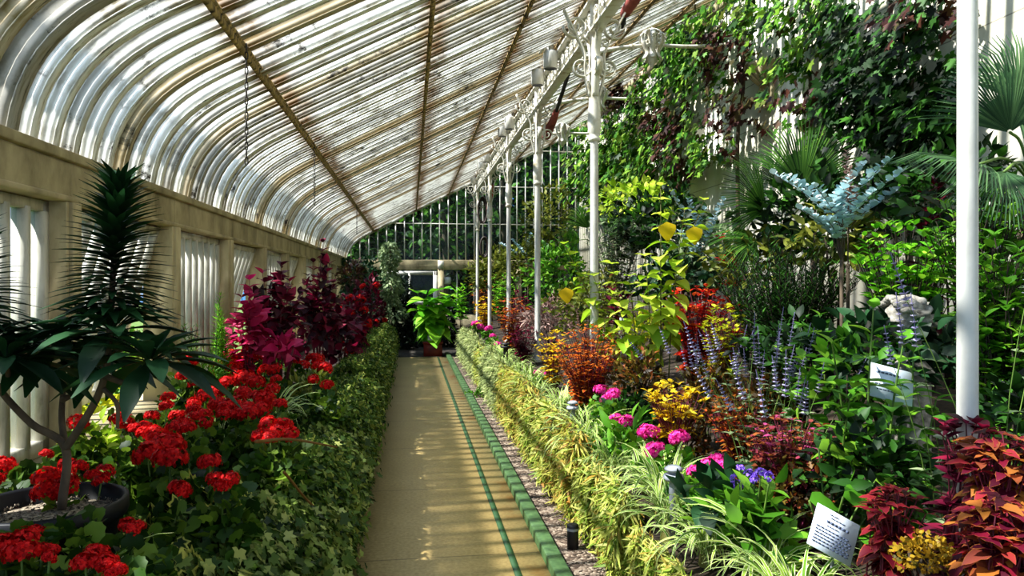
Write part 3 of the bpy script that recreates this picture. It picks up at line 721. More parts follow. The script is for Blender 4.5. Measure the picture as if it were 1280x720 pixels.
trunk.obj('trunk', M['bark'], tree)
def rosette(c, n, size, tpl, lo=-.2, hi=1.5):
    mm = MB(); k = np.arange(n); a = k * 2.4; el = lo + (hi - lo) * (k / n) ** 1.2
    d = np.stack([np.cos(a), np.sin(a), el], -1); place(mm, tpl, np.asarray(c) + unit(d) * .012, d, np.array([0, 0, 1.0]) + 0 * d, size * (1.1 - .6 * (k / n)))
    return mm
RL = ovate(6, .125, .4, .35, .6)
for px, py, Y, n, s in ((76, 430, 2.58, 34, .26), (128, 448, 2.66, 30, .25), (188, 452, 2.28, 34, .25), (8, 450, 2.3, 30, .24), (-25, 440, 2.36, 30, .26), (140, 415, 2.36, 26, .25), (45, 440, 2.5, 22, .22)):
    rosette(lp(px, py, Y), n, s, RL).obj('leaf_rosette', L['dark'], tree)
def spire(P_, n, s0, s1):
    P_ = spline(P_, 10); mm = MB(); k = np.arange(n); t_ = k / n; i = np.clip((t_ * (len(P_) - 1)).astype(int), 0, len(P_) - 2)
    a = k * 2.39996; d = np.stack([np.cos(a), np.sin(a), -.05 + 1.5 * t_ ** 1.3], -1)
    f = (t_ * (len(P_) - 1) - i)[:, None]; pos = P_[i] * (1 - f) + P_[i + 1] * f
    sz = (s0 * (1 - t_) + s1 * t_) * RNG.uniform(.8, 1.15, n)
    place(mm, SPINE, pos, d, np.array([0, 0, 1.0]) + 0 * d, sz); return mm
spire([lp(139, 392, 2.36), lp(144, 300, 2.38), lp(149, 232, 2.40)], 290, .185, .10).obj('leaf_spire', L['dark'], tree)
spire([lp(-32, 400, 2.36), lp(-30, 340, 2.36), lp(-28, 285, 2.36)], 160, .165, .08).obj('leaf_spire', L['dark'], tree)

# ---- flowers heads (shared shapes)
HEADV = []
for v in range(4):
    mm = MB(); floret_head(mm, (0, 0, 0), 1.0, 90, .25, .72); HEADV.append({k: mm.mesh('flower_head', L[k]) for k in ('red_geranium', 'pink_geranium')})
    sm = MB(); floret_head(sm, (0, 0, 0), 1.0, 26, .3, .8); HEADV[-1]['purple_flower'] = sm.mesh('flower_head', L['purple_flower'])
def geranium_plant(label, heads, kind, zc=.93, xlim=-1.48, leaf='geranium', name='geranium', fl='geraniums', X=None, group=None, cat='flower', leafsize=.034, nleaf=None, tplf=None):
    """heads: (px, py, r px)"""
    P_ = []; hs_ = []
    for px, py, r_ in heads:
        if r_ < 15: hs_.append((px, py, r_)); continue
        for k in range(3): a = k * 2.1 + px; hs_.append((px + math.cos(a) * r_ * .55, py + math.sin(a) * r_ * .38 + (k - 1) * 2, r_ * random.uniform(.55, .68)))
    for px, py, r_ in hs_:
        if X is None:
            z = zc; p = at(px, py, z=z)
            if p[0] < xlim: p = at(px, py, X=xlim)
        else: p = at(px, py, X=X + random.uniform(-.05, .05))
        P_.append((p, r_ / F * depth(p)))
    c = np.mean([p for p, _ in P_], axis=0); zb = soil(c[0]); t = thing(name, label, cat, (c[0], c[1], zb), group)
    o0 = np.array([c[0], c[1], zb]); lf = MB(); smb = MB(); ext = max(.12, np.max(np.abs(np.array([p for p, _ in P_]) - c)[:, :2])); hh = max(.10, min(p[2] for p, _ in P_) - zb)
    for i, (p, r_) in enumerate(P_):
        q_ = p - o0; h = link('flower_head', HEADV[i % 4][kind], t, q_); h.scale = (r_ * 1.05,) * 2 + (r_ * 1.1,); h.rotation_euler = (random.uniform(-.5, .2), random.uniform(-.4, .4), random.uniform(0, 6))
        b = q_ * (.35, .35, 0); tube(smb, spline([b, q_ * (.7, .7, .55), q_ - (0, 0, r_ * .3)], 5), np.linspace(.006, .003, 11), 5)
        for k in range(6):
            s_ = random.uniform(.2, .8); pp = b + (q_ - b) * s_; place(lf, ROUND, [pp], [unit(np.append(RNG.normal(size=2), .4))], [(0, 0, 1)], leafsize * random.uniform(.8, 1.3))
    for i, (p, r_) in enumerate(P_):
        q_ = p - o0; n = (nleaf or 260) // (1 + len(P_) // 3); blob(lf, q_ * (1, 1, .55) + (0, 0, -.01), (.13, .13, q_[2] * .36), n, leafsize, tplf or ROUND, .5, .6, .3)
    lf.obj('foliage', L[leaf], t); smb.obj('stem', M['stem'], t); return t
G = 'red geraniums in the left bed'
for lb, hs in (
    ('red geranium with dark clustered heads at the bottom left corner', [(20, 683, 30), (60, 690, 15), (45, 668, 13)]),
    ('red geranium with one broad head low at the bottom edge by the ivy', [(120, 700, 26), (140, 712, 16)]),
    ('red geranium flopping over the front rim of the black pot', [(65, 607, 27), (88, 585, 17), (125, 595, 17)]),
    ('red geranium with a single flower between the trunk branches of the dark shrub', [(98, 528, 12), (58, 568, 8)]),
    ('red geranium cut off by the left picture edge beside the pot', [(6, 582, 13), (-8, 600, 12)]),
    ('red geranium with a deep red domed head right of the black pot', [(202, 566, 32), (225, 612, 14)]),
    ('red geranium with loose heads behind the domed one', [(177, 537, 15), (197, 545, 17), (227, 533, 17), (153, 527, 14), (157, 505, 10), (190, 520, 9), (222, 520, 10), (208, 508, 9)]),
    ('red geranium with one small shaded head under the pot rim', [(165, 658, 15)]),
    ('red geranium with two dark heads in front of the pale grass tuft', [(262, 578, 14), (278, 602, 18)]),
    ('red geranium with a bright head cluster left of the green leaf', [(267, 497, 19), (247, 517, 15), (280, 510, 17), (242, 480, 8), (258, 527, 9), (272, 488, 9), (242, 505, 9)]),
    ('red geranium with the largest bright massed heads in the bed middle', [(292, 511, 18), (319, 506, 19), (330, 498, 13), (310, 518, 14), (350, 505, 9), (305, 492, 11), (340, 486, 9)]),
    ('red geranium with heads leaning out above the spider plant', [(347, 534, 20), (328, 546, 13), (362, 543, 11), (338, 548, 11)]),
    ('red geranium in the middle row under the magenta shrub', [(306, 474, 14), (299, 468, 10), (320, 478, 11), (283, 478, 10), (262, 470, 8), (330, 462, 8), (345, 474, 7)]),
    ('red geranium beside the window at the back of the bed', [(236, 450, 11), (228, 470, 8), (210, 497, 9)]),
    ('red geranium with several heads close beneath the magenta leaves', [(297, 451, 18), (319, 436, 13), (332, 442, 13), (290, 460, 10), (312, 449, 11), (270, 455, 8), (285, 447, 9), (310, 437, 8)]),
    ('red geranium with small round heads nearest the maroon shrub', [(343, 462, 9), (367, 451, 8), (381, 456, 7), (355, 430, 8)]),
    ('red geranium with a knot of heads by the path hedge', [(394, 449, 11), (407, 460, 9), (392, 474, 7), (409, 481, 8), (398, 458, 8)]),
): geranium_plant(lb, hs, 'red_geranium', group=G)

# ---- left: magenta and maroon shrubs
IR = 'tall dark red leaved shrubs in the left bed'
def bloodleaf(label, px, py, rx, ry, X, leaf, size, tops, cover=3.4):
    t, c, rx_, rz_, h = bush('bloodleaf', label, 'shrub', px, py, rx, ry, X, leaf, OV, size, 'blob', cover=cover, stem='redstem', group=IR, up=.15, jit=.8, shell=.25)
    o0 = np.array(t.location)
    for tx, ty in tops:
        lf = MB(); sm = MB(); stalk(lf, sm, (random.gauss(0, .04), 0, .1), at(tx, ty, Y=o0[1] + random.uniform(-.2, .1)) - o0, 9, size * 1.25, OV, start=.45, rise=.1, r=.006, taper=.35)
        so_ = sm.obj('shoot', M['redstem'], t); lf.obj('leaves', L[leaf], so_)
bloodleaf('magenta leaved shrub with bright pink backlit leaves beside the window', 312, 412, 20, 42, -1.3, 'magenta', .12, [(302, 372), (312, 350), (296, 405), (290, 425)])
bloodleaf('tall maroon shrub with a dark leafy crown left of the tallest red stem', 345, 405, 30, 55, -1.15, 'maroon', .12, [(328, 342), (340, 350), (352, 332), (362, 352)])
bloodleaf('tallest dark red shrub with a scarlet topped stem above the left bed', 398, 400, 28, 60, -.98, 'maroon', .115, [(404, 303), (392, 328), (412, 330), (420, 345), (385, 345)])
bloodleaf('low bright magenta leaved shrub between geraniums and maroon shrub', 352, 440, 26, 20, -1.05, 'magenta', .115, [])
bloodleaf('broad maroon shrub with hanging purple leaves beside the path hedge', 428, 420, 28, 45, -.8, 'maroon', .13, [(432, 372)])
for i, (px, py, lb, n) in enumerate(((440, 405, 'dark bush dotted with small scarlet flowers just past the maroon shrub', 11), (462, 390, 'farther dark bush dotted with small scarlet flowers along the left hedge', 9))):
    t, c, rx_, rz_, h = bush('scarlet_bush', lb, 'shrub', px, py, 20, 38, -.75, 'maroon', OV3, .09, 'blob', cover=3, group='scarlet flowered bushes')
    for k in range(n):
        d = rdir(1)[0]; d[1] = -abs(d[1]); p = np.array([0, 0, h]) + d * (rx_, rx_, rz_)
        o = link('flower_head', HEADV[k % 4]['red_geranium'], t, p); o.scale = (random.uniform(.045, .085),) * 3; o.rotation_euler = (.6, 0, k)

# narrow upright shrubs near the left windows
bush('rosemary', 'narrow column of fine green needles in front of the window post', 'shrub', 277, 420, 8, 62, -1.45, 'bright', NEED, .075, 'stalk', nst=9, per=34, whorl=4, start=.05, group=None, bow=.02, taper=.3)
bush('rosemary', 'airy feathery green shrub in front of the closed sash', 'shrub', 240, 440, 18, 42, -1.5, 'green', NEED, .07, 'stalk', nst=10, per=22, whorl=3, start=.15)
bush('needle_bush', 'low fine-leaved green bush behind the geraniums by the window', 'shrub', 255, 475, 28, 25, -1.45, 'green', NEED, .06, 'blob', cover=3.5)
bush('leafy_bush', 'yellow green leafy bush behind the black pot', 'shrub', 118, 560, 30, 26, -1.45, 'lime', OV3, .055, 'blob', cover=3)
bush('leafy_bush', 'shaded green leafy bush on the bed right of the black pot', 'shrub', 165, 605, 34, 26, -1.1, 'geranium', ROUND, .034, 'blob', cover=4)
bush('dark_bush', 'very dark leafy mound in the shade below the domed geranium', 'shrub', 215, 645, 60, 40, -.95, 'shadegreen', ROUND, .04, 'blob', cover=4.5)
bush('dark_bush', 'dark leafy mound at the bottom edge under the corner geraniums', 'shrub', 70, 690, 70, 34, -.95, 'geranium', ROUND, .034, 'blob', cover=3.5)
bush('leafy_bush', 'mixed green bush filling the bed beneath the bright geraniums', 'shrub', 285, 545, 46, 30, -1.05, 'geranium', ROUND, .034, 'blob', cover=3.5)
bush('leafy_bush', 'olive green bush at the hedge top below the knot of geranium heads', 'shrub', 385, 500, 38, 26, -.75, 'olive', OV3, .06, 'blob', cover=4)

# strap-leaved tufts in the left bed
def tuft(name, label, px, py, X, n, ln, wd, leaf='spider', group=None, elev=(45, 85), droop=2.2, z=None, cat='grass tuft'):
    p = at(px, py, X=X); zb = soil(p[0]) if z is None else z
    t = thing(name, label, cat, (p[0], p[1], zb), group); m = MB(); blades(m, (0, 0, max(p[2] - zb, 0) * .75), n, ln, wd, elev, droop); m.obj('blades', L[leaf], t)
    m = MB(); lathe(m, [(.03, 0), (.025, max(p[2] - zb, .02) * .78), (.004, max(p[2] - zb, .02) * .8)], (0, 0, 0), 7); m.obj('crown', M['cane'], t); return t
tuft('spider_plant', 'spider plant with pale striped blades amid the red geraniums', 275, 560, -1.0, 60, .34, .016, 'spider', 'spider plants in the left bed')
tuft('spider_plant', 'spider plant with bright arching blades beside the leaning geranium', 345, 515, -.85, 55, .36, .016, 'spider', 'spider plants in the left bed')
tuft('spider_plant', 'spider plant with thick yellow green blades at the bottom edge of the left bed', 110, 715, -.85, 26, .26, .018, 'spider', 'spider plants in the left bed')

# trailing hedge over the left edging, one plant after another
def trail_proto(leaf, tpl, size, n, w_, hgt, out, name, label, group, drop=.02, mat='stem', strands=26, cat='trailing plant'):
    """mound that spills from the bed edge (local x=0) outward (+x) down to the ground; y = along the bed"""
    t = thing(name, label, cat, (0, 0, 0), group); lf = MB(); sm = MB()
    k = int(n); y = RNG.uniform(-w_, w_, k); a = RNG.random(k)                     # a: 0 top back .. 1 foot
    lump = .70 + .25 * np.sin(y * 6.1 + 1) * np.sin(a * 5 + y * 3) + .20 * RNG.normal(size=k)
    x = np.where(a < .35, -.30 + a / .35 * (.30 + out * .7), out * (.7 + .3 * np.sin((a - .35) / .65 * PI)) * lump)
    z = np.where(a < .35, hgt * (.86 + .14 * np.sin(a / .35 * PI)) + .05 * lump, drop + (hgt * .95 - drop) * (1 - (a - .35) / .65)) + .02 * RNG.normal(size=k)
    z = np.maximum(z, .02)
    d = np.stack([.5 + .5 * RNG.normal(size=k), .8 * RNG.normal(size=k), -.5 + .5 * RNG.normal(size=k)], -1)
    nr = np.stack([.8 + .3 * RNG.normal(size=k), .4 * RNG.normal(size=k), .7 + .3 * RNG.normal(size=k)], -1)
    place(lf, tpl, np.stack([x, y, z], -1), d, nr, size * RNG.uniform(.6, 1.3, k)); lf.obj('foliage', L[leaf], t)
    for i in range(strands):
        yy = random.uniform(-w_, w_); tube(sm, spline([(-.2, yy, hgt * .8), (out * .5, yy + random.gauss(0, .05), hgt * .9), (out * .85, yy + random.gauss(0, .06), hgt * .5), (out * random.uniform(.6, .9), yy + random.gauss(0, .08), .05)], 4), .0025, 4, False)
    sm.obj('stem', M[mat], t); return t
HG = 'trailing plants spilling over the left edging'
tA = trail_proto('trailgreen', DIA, .045, 9500, .50, .66, .22, 'trailing_plant', '', HG); tB = trail_proto('ivysmall', IVY, .042, 4600, .50, .68, .23, 'trailing_ivy', '', HG); tC = trail_proto('trailgreen', OV3, .05, 4400, .52, .68, .22, 'trailing_plant', '', HG)
seen = {0: 0, 1: 0, 2: 0}
for i in range(15):
    y = 2.75 + i * .86; k = [1, 0, 1, 0, 0, 2, 0, 2, 0, 2, 0, 2, 0, 2, 0][i]; pr = (tA, tB, tC)[k]; s = 1 + .08 * math.sin(i * 2.3)
    lb = '%s spilling over the left edging onto the path, %s from the camera' % (('dark green trailing plant', 'variegated trailing ivy', 'dark leafy trailing plant')[k], ordinal(i))
    o = pr if not seen[k] else dup(pr, (0, 0, 0)); seen[k] = 1; o.location = (-.52, y, 0); o.scale = (1, 1, s); o['label'] = lb
t = trail_proto('ivy', IVY, .075, 900, .42, .62, .16, 'trailing_ivy', 'large leaved yellow and green ivy in the lower left foreground', HG); t.location = (-.70, 2.66, 0); t.scale = (1, 1, 1.14)
# orange dead blades draped over the left hedge
for lb, pts in (('dry orange blade lying across the left hedge top', [(320, 552), (370, 550), (425, 560)]), ('long dry orange stem trailing down the left hedge face', [(355, 590), (395, 635), (428, 650)])):
    P_ = [at(px, py, X=-.40) for px, py in pts]; c = P_[0].copy(); m = MB(); tube(m, spline([p - c for p in P_], 8), .005, 5); tag(m.obj('dry_stem', L['dryblade'], loc=c), lb, 'dry stem')

# far end of the left bed and the gable
bush('dark_shrub', 'dark grey green shrub rising behind the scarlet bushes', 'shrub', 455, 355, 22, 28, -1.0, 'dark', OV3, .10, 'blob', cover=4, group=None)
bush('dark_shrub', 'dark leafy shrub at the far end of the left hedge', 'shrub', 478, 385, 16, 38, -.72, 'dark', OV3, .11, 'blob', cover=4)
bush('dark_shrub', 'dusky maroon flowered shrub in front of the far climber', 'shrub', 440, 345, 16, 16, -1.2, 'vinedry', OV3, .09, 'blob', cover=3)
def climber(label, px, y0_, y1_, rx, Y, leaf, size=.09, n=1500, base=0.0):
    b = at(px, 440, Y=Y); b[2] = base; t = thing('climber', label, 'climbing plant', b); z0 = at(px, y1_, Y=Y)[2] - base; z1 = at(px, y0_, Y=Y)[2] - base; r_ = rx / F * Y
    m = MB(); u = RNG.random(n); a = RNG.uniform(0, 6.28, n); rr = r_ * (1.15 - .6 * u) * RNG.uniform(.5, 1, n) * (1 + .3 * np.sin(u * 17))
    pos = np.stack([rr * np.cos(a), rr * np.sin(a), z0 + (z1 - z0) * u], -1); place(m, OV3, pos, np.stack([np.cos(a), np.sin(a), -.6 + 0 * a], -1) + .5 * RNG.normal(size=(n, 3)), rdir(n) + (0, 0, .8), size * RNG.uniform(.7, 1.3, n)); m.obj('foliage', L[leaf], t)
    m = MB(); tube(m, spline([(0, 0, 0), (.05, 0, z1 * .5), (0, 0, z1 * .97)], 6), .02, 6); m.obj('stem', M['bark'], t); return t
climber('tall columnar climber with small grey green leaves in front of the gable glass', 487, 303, 400, 15, 17.2, 'greygreen', .09, 1900)
climber('thin dark climber where the curved eave meets the gable', 433, 322, 380, 9, 18.3, 'dark', .10, 600)
bush('dark_shrub', 'shrub coloured near black as shade at the left of the path end', 'shrub', 500, 405, 24, 44, -.25, 'shadegreen', OV3, .12, 'blob', cover=6, base=0.0)  # path-end shrubs: the shade is put into the leaf colour
bush('dark_shrub', 'leafy shrub darkened as shade right of the path end under the door post', 'shrub', 556, 415, 16, 36, .85, 'shadegreen', OV3, .11, 'blob', cover=5, base=0.0)
bush('dark_shrub', 'low foliage coloured near black as shade on the floor at the path end', 'shrub', 518, 430, 18, 14, .10, 'shadegreen', OV3, .1, 'blob', cover=6, base=0.0)
# red pot with big-leaved plant at the path end
rp = at(541, 443, Y=15.85); rp[2] = 0
pt = thing('plant_pot', 'square dark red pot standing at the far end of the path', 'pot', rp); m = MB()
for x0, x1, z0, z1 in ((-.20, .20, 0, .26), (-.22, .22, .26, .32)): box(m, x0, x1, x0, x1, z0, z1)
bevel_obj(m.obj('pot_body', M['redpot'], pt, False), .012); box(MB(), -.19, .19, -.19, .19, .30, .325).obj('soil', M['soil'], pt, False)
t = thing('broadleaf_plant', 'bright broad-leaved plant growing from the red pot at the path end', 'plant', rp + (0, 0, .32)); lf = MB(); sm = MB()
for k in range(11):
    a = k * 2.4; tp = np.array([math.cos(a) * .30 * (k / 11 + .4), math.sin(a) * .22, .35 + .85 * k / 11]); stalk(lf, sm, (0, 0, 0), tp, 4, .50, HEART, start=.5, rise=-.55, taper=.2, r=.008)
lf.obj('foliage', L['bright'], t); sm.obj('stem', M['stem'], t)
cp = at(541, 424, Y=15.6); cd_ = thing('plant_card', 'small white card standing in the red pot', 'card', (cp[0], 15.60, .318)); m = MB(); m.add([(-.11, 0, .02), (.11, 0, .02), (.11, .06, .21), (-.11, .06, .21), (-.11, .008, .02), (.11, .008, .02), (.11, .068, .21), (-.11, .068, .21)], BOXF); m.obj('card_face', M['card'], cd_, False)
box(MB(), -.01, .01, .0, .012, -.02, .03).obj('card_stake', M['white'], cd_, False)

# ---- right bed: front edging
SG = 'spider plants along the right edging'
def spider_proto(leaf, n, ln, wd):
    t = thing('spider_plant', '', 'spider plant', (0, 0, 0), SG); m = MB(); blades(m, (0, 0, .05), n, ln, wd, (35, 85), 2.3, 8, .04); m.obj('blades', L[leaf], t)
    m = MB(); lathe(m, [(.05, -.02), (.045, .04), (.01, .08)], (0, 0, 0), 8); m.obj('crown', M['cane'], t); return t
sps = [spider_proto('spider', 90, .40, .017), spider_proto('spider', 70, .36, .020), spider_proto('spiderdark', 80, .38, .014)]
used = [0, 0, 0]
for i in range(17):
    y = 2.3 + i * .34 + (i > 6) * (i - 6) * .32; k = (0, 1, 0, 2, 0, 1, 2)[i % 7]; o = sps[k] if not used[k] else dup(sps[k], (0, 0, 0)); used[k] = 1
    x = 1.30 + .07 * math.sin(i * 1.7); o.location = (x, y, zs(x)); o.rotation_euler = (0, 0, i * 1.3); o.scale = (1 + .15 * math.sin(i * 2.1),) * 3
    o['label'] = 'cream striped spider plant arching over the right edging, %s from the camera' % ordinal(i)
TG = 'trailing grasses hanging over the right edging'
def hang_proto(leaf, n, hgt, out, w_=.5, label=''):
    t = thing('trailing_grass', label, 'trailing grass', (0, 0, 0), TG); lf = MB(); sm = MB()
    for i in range(n):
        y = random.uniform(-w_, w_); L_ = random.uniform(.45, 1) ; o_ = out * random.uniform(.35, 1.35) * (1 + .3 * math.sin(y * 9))
        P_ = spline([(.12, y, .42), (-o_ * .6, y + random.gauss(0, .03), hgt * random.uniform(.85, 1.1)), (-o_, y + random.gauss(0, .05), hgt * (1 - .55 * L_)), (-o_ * 1.05, y + random.gauss(0, .08), max(.03, hgt * (1 - 1.02 * L_)))], 4)
        tube(sm, P_, .002, 3, False)
        pos = P_[2:]; k = len(pos); pos = np.repeat(pos, 2, 0); d = np.stack([-.5 + .4 * RNG.normal(size=2 * k), .8 * RNG.normal(size=2 * k), -.35 + .5 * RNG.normal(size=2 * k)], -1)
        place(lf, LANCEL, pos, d, np.array([-.6, 0, .8]) + .3 * RNG.normal(size=d.shape), .105 * RNG.uniform(.6, 1.3, 2 * k))
    lf.obj('blades', L[leaf], t); sm.obj('stem', M['cane'], t); return t
LANCEL = ovate(2, .085, .2, .35, .4)
hp = [hang_proto('grass', 190, .55, .075), hang_proto('grassgold', 190, .57, .08), hang_proto('grassgrey', 210, .58, .085)]
used = [0] * 3; bn = ['yellow green trailing grass', 'golden trailing grass with rusty stems', 'grey green trailing foliage']
for i in range(13):
    y = 3.15 + i * .96; k = (0, 0, 1, 0, 1, 1, 2, 2, 0, 2, 2, 2, 2)[i]; o = hp[k] if not used[k] else dup(hp[k], (0, 0, 0)); used[k] = 1
    o.location = (1.14, y, 0); o.rotation_euler = (0, 0, 0); o.scale = ((.45, .75)[i] if i < 2 else 1, 1.05, (.66, .85, 1, 1, 1.05, 1, 1, 1.05, 1, 1.05, 1.1, 1.05, 1)[i]); o['label'] = '%s hanging down the right edging to the gravel, %s from the camera' % (bn[k], ordinal(i))
bush('low_bush', 'low dark green leafy clump spreading onto the gravel', 'shrub', 598, 500, 14, 13, .94, 'green', OV3, .06, 'blob', cover=4, base=.012)

# pink geraniums and purple flowers
PG = 'pink geraniums along the right edging'
for lb, hs, X in (
    ('pink geranium with four heads in a row beneath the orange coleus', [(737, 490, 9), (752, 489, 10), (766, 493, 9), (757, 499, 7)], 1.5),
    ('pink geranium with two small heads below the yellow coleus front', [(770, 523, 8), (784, 527, 10), (735, 523, 7)], 1.45),
    ('pink geranium with three round heads behind the grey bollard', [(812, 542, 14), (849, 548, 13), (820, 563, 13)], 1.45),
    ('pink geranium with the largest heads beside the purple flowers', [(893, 578, 15), (872, 592, 13), (906, 582, 9), (862, 606, 6)], 1.42),
    ('pink geranium with a single head left of the orange coleus', [(671, 468, 7), (684, 467, 4)], 1.5),
    ('pink geranium with one head beside the dark far bollard', [(623, 431, 5), (611, 411, 5)], 1.5),
    ('small pink geranium at the far end of the right edging', [(594, 405, 5), (601, 409, 5), (616, 420, 4)], 1.5),
): geranium_plant(lb, hs, 'pink_geranium', X=X, group=PG, name='geranium', leaf='green')
for lb, hs, X in (
    ('purple flower clump nearest the white sign, with leafy green base', [(920, 606, 8), (938, 594, 8), (951, 592, 8), (962, 596, 7), (930, 602, 6), (913, 613, 7), (926, 586, 6), (943, 600, 6), (917, 597, 5)], 1.38),
    ('purple flower clump beside the spider plants left of the bollard', [(752, 545, 6), (760, 549, 6), (757, 556, 5), (764, 566, 5), (772, 565, 5), (748, 583, 5), (755, 588, 4)], 1.4),
): geranium_plant(lb, hs, 'purple_flower', X=X, name='ageratum', leaf='green', tplf=OV, leafsize=.085, group='purple flower clumps', nleaf=70)
bush('broadleaf_herb', 'dark green broad-leaved herb under the purple flowers', 'plant', 905, 625, 42, 26, 1.34, 'dark', OV, .11, 'blob', cover=4, up=.6)
bush('broadleaf_herb', 'green strap-leaved herb below the three pink heads', 'plant', 790, 555, 26, 26, 1.4, 'green', LANCE, .13, 'blob', cover=3, up=.7)

# coleus drifts
CG = 'coleus drifts in the right bed'
def col(label, px, py, rx, ry, X, leaf, size=.075, tpl=FRILL, name='coleus', nst=None, per=6, stem='redstem', **kw): return bush(name, label, 'coleus', px, py, rx, ry, X, leaf, tpl, size, 'stalk', nst=nst, per=per, stem=stem, group=CG, whorl=2, taper=.45, **{'rise': .1, **kw})
col('yellow coleus left of the orange one in front of the second column', 692, 435, 24, 22, 1.52, 'yellow', .085, OV, nst=46, per=4)
col('large orange and russet coleus in front of the second column', 735, 448, 46, 40, 1.50, 'coleus_orange', .062, OV, nst=170, per=6)
col('scarlet coleus with glowing red leaves behind the lime plant', 872, 388, 42, 30, 2.5, 'coleus_red', .11, OV, nst=85, per=5)
col('yellow green coleus right of the scarlet one', 905, 420, 30, 40, 2.3, 'yellowgreen', .085, OV, nst=70, per=5)
col('bright yellow coleus with broad leaves above the pink geraniums', 845, 500, 36, 26, 1.6, 'yellow', .085, OV, nst=52, per=4)
col('bronze and pink coleus behind the purple flowers', 985, 560, 54, 40, 1.65, 'coleus_pink', .06, WIDE, nst=90, per=6)
col('russet coleus with narrow mottled leaves under the lavender spikes', 930, 520, 50, 30, 1.85, 'coleus_mix', .05, OV, nst=90, per=6)
col('magenta coleus with orange edged leaves in front of the nearest column', 1252, 585, 42, 42, 1.60, 'coleus_magenta', .09, WIDE, nst=70, per=6, rise=-.4)
col('magenta coleus with orange edged leaves at the bottom right corner', 1255, 675, 48, 48, 1.45, 'coleus_magenta', .09, WIDE, nst=80, per=6, rise=-.4)
col('dark crimson coleus right of the white sign', 1120, 640, 32, 32, 1.50, 'coleus_dark', .075, WIDE, nst=36, per=5, rise=-.3)
col('very dark purple coleus against the foot of the nearest column', 1205, 552, 30, 28, 1.72, 'maroon', .10, OV, nst=22, per=5)
col('yellow coleus patch at the far end of the right bed', 606, 384, 14, 12, 1.75, 'yellow', .13, OV, nst=30, per=4)
col('orange brown coleus behind the far yellow patch', 600, 362, 16, 12, 2.0, 'coleus_orange', .13, OV, nst=30, per=4)
col('mottled gold coleus beside the far bollard', 640, 392, 22, 20, 1.55, 'coleus_mix', .10, OV, nst=60, per=5)
col('maroon coleus between the far bollard and the yellow coleus', 655, 424, 20, 22, 1.55, 'maroon', .085, OV, nst=50, per=5)
col('dusky purple coleus under the third column', 650, 378, 16, 14, 2.2, 'maroon', .12, OV, nst=30, per=4)
bush('flowering_bush', 'pale pinkish seed-headed bush left of the second column foot', 'shrub', 690, 400, 36, 24, 2.1, 'mauve_dry', THIN, .10, 'blob', cover=3)
bush('flowering_bush', 'small yellow brown flowered bush at the bottom right beside the dark crimson coleus', 'flower', 1160, 695, 36, 22, 1.5, 'goldflower', DISC, .014, 'blob', cover=4)
bush('brown_bush', 'brown and olive small-leaved bush between orange and yellow coleus', 'shrub', 800, 480, 32, 36, 1.8, 'brownbush', DIA, .06, 'blob', cover=4)
bush('yellow_herb', 'yellow green mound behind the lime stems', 'shrub', 805, 420, 26, 26, 2.3, 'yellowgreen', OV3, .08, 'blob', cover=3)

# lavender flower spikes
def spikes(label, px, py, rx, ry, X, n, leaf='lavender_flower', lsize=.045, lean=.2):
    b = at(px, py + ry, X=X); zb = soil(b[0]); t = thing('salvia', label, 'flower', (b[0], b[1], zb), 'lavender spiked salvias'); Z = depth(b); sm = MB(); lf = MB()
    w_ = rx / F * Z; zt = at(px, py - ry, Y=b[1])[2] - zb; zm = at(px, py + ry * .2, Y=b[1])[2] - zb
    for k in range(n):
        x0 = random.uniform(-w_, w_); y0_ = random.uniform(-w_, w_) * .8; tp = np.array([x0 + random.gauss(0, lean), y0_, random.uniform(zm, zt)]); bs = np.array([x0 * .5, y0_ * .5, 0])
        P_ = stalk(lf, sm, bs, tp, 5, lsize * 1.6, OV3, start=.2, rise=.3, r=.003, bow=.06, top=False)
        sp_ = MB(); d = unit(tp - bs); Ls = random.uniform(.13, .22); nn = 32; u = np.floor(np.arange(nn) / 4) / (nn / 4); a = np.arange(nn) * 2.4
        o1 = unit(np.cross(d, (0, 1, .1))); o2 = np.cross(d, o1); ax = np.cos(a)[:, None] * o1 + np.sin(a)[:, None] * o2
        place(sp_, DISC, tp - d * .02 + d * (u * Ls)[:, None], ax + .5 * d, d + 0 * ax, .021 * (1.15 - .7 * u)); tube(sp_, [tp, tp + d * Ls], .002, 4, False, None)
        sp_.obj('flower_spike', L[leaf], t)
    lf.obj('foliage', L['greygreen'], t); sm.obj('stem', M['stem'], t)
spikes('salvia with many pale lavender spikes right of the bright yellow coleus', 950, 480, 44, 50, 1.85, 26)
spikes('salvia with a few lavender spikes leaning over the bright yellow coleus', 890, 470, 20, 40, 2.0, 9)
spikes('salvia with short lavender spikes above the bronze coleus', 985, 510, 24, 30, 1.8, 10)
spikes('salvia with mauve grey spikes poking from the orange coleus', 735, 425, 32, 22, 1.55, 12, 'mauve_dry')
spikes('salvia with a blue spike left of the nearest column', 1172, 445, 14, 30, 2.0, 3)
spikes('salvia with long drooping spikes right of the nearest column', 1262, 400, 12, 40, 2.0, 3)
spikes('salvia with grey mauve spikes behind the second column foot', 790, 405, 14, 22, 2.0, 6, 'mauve_dry')

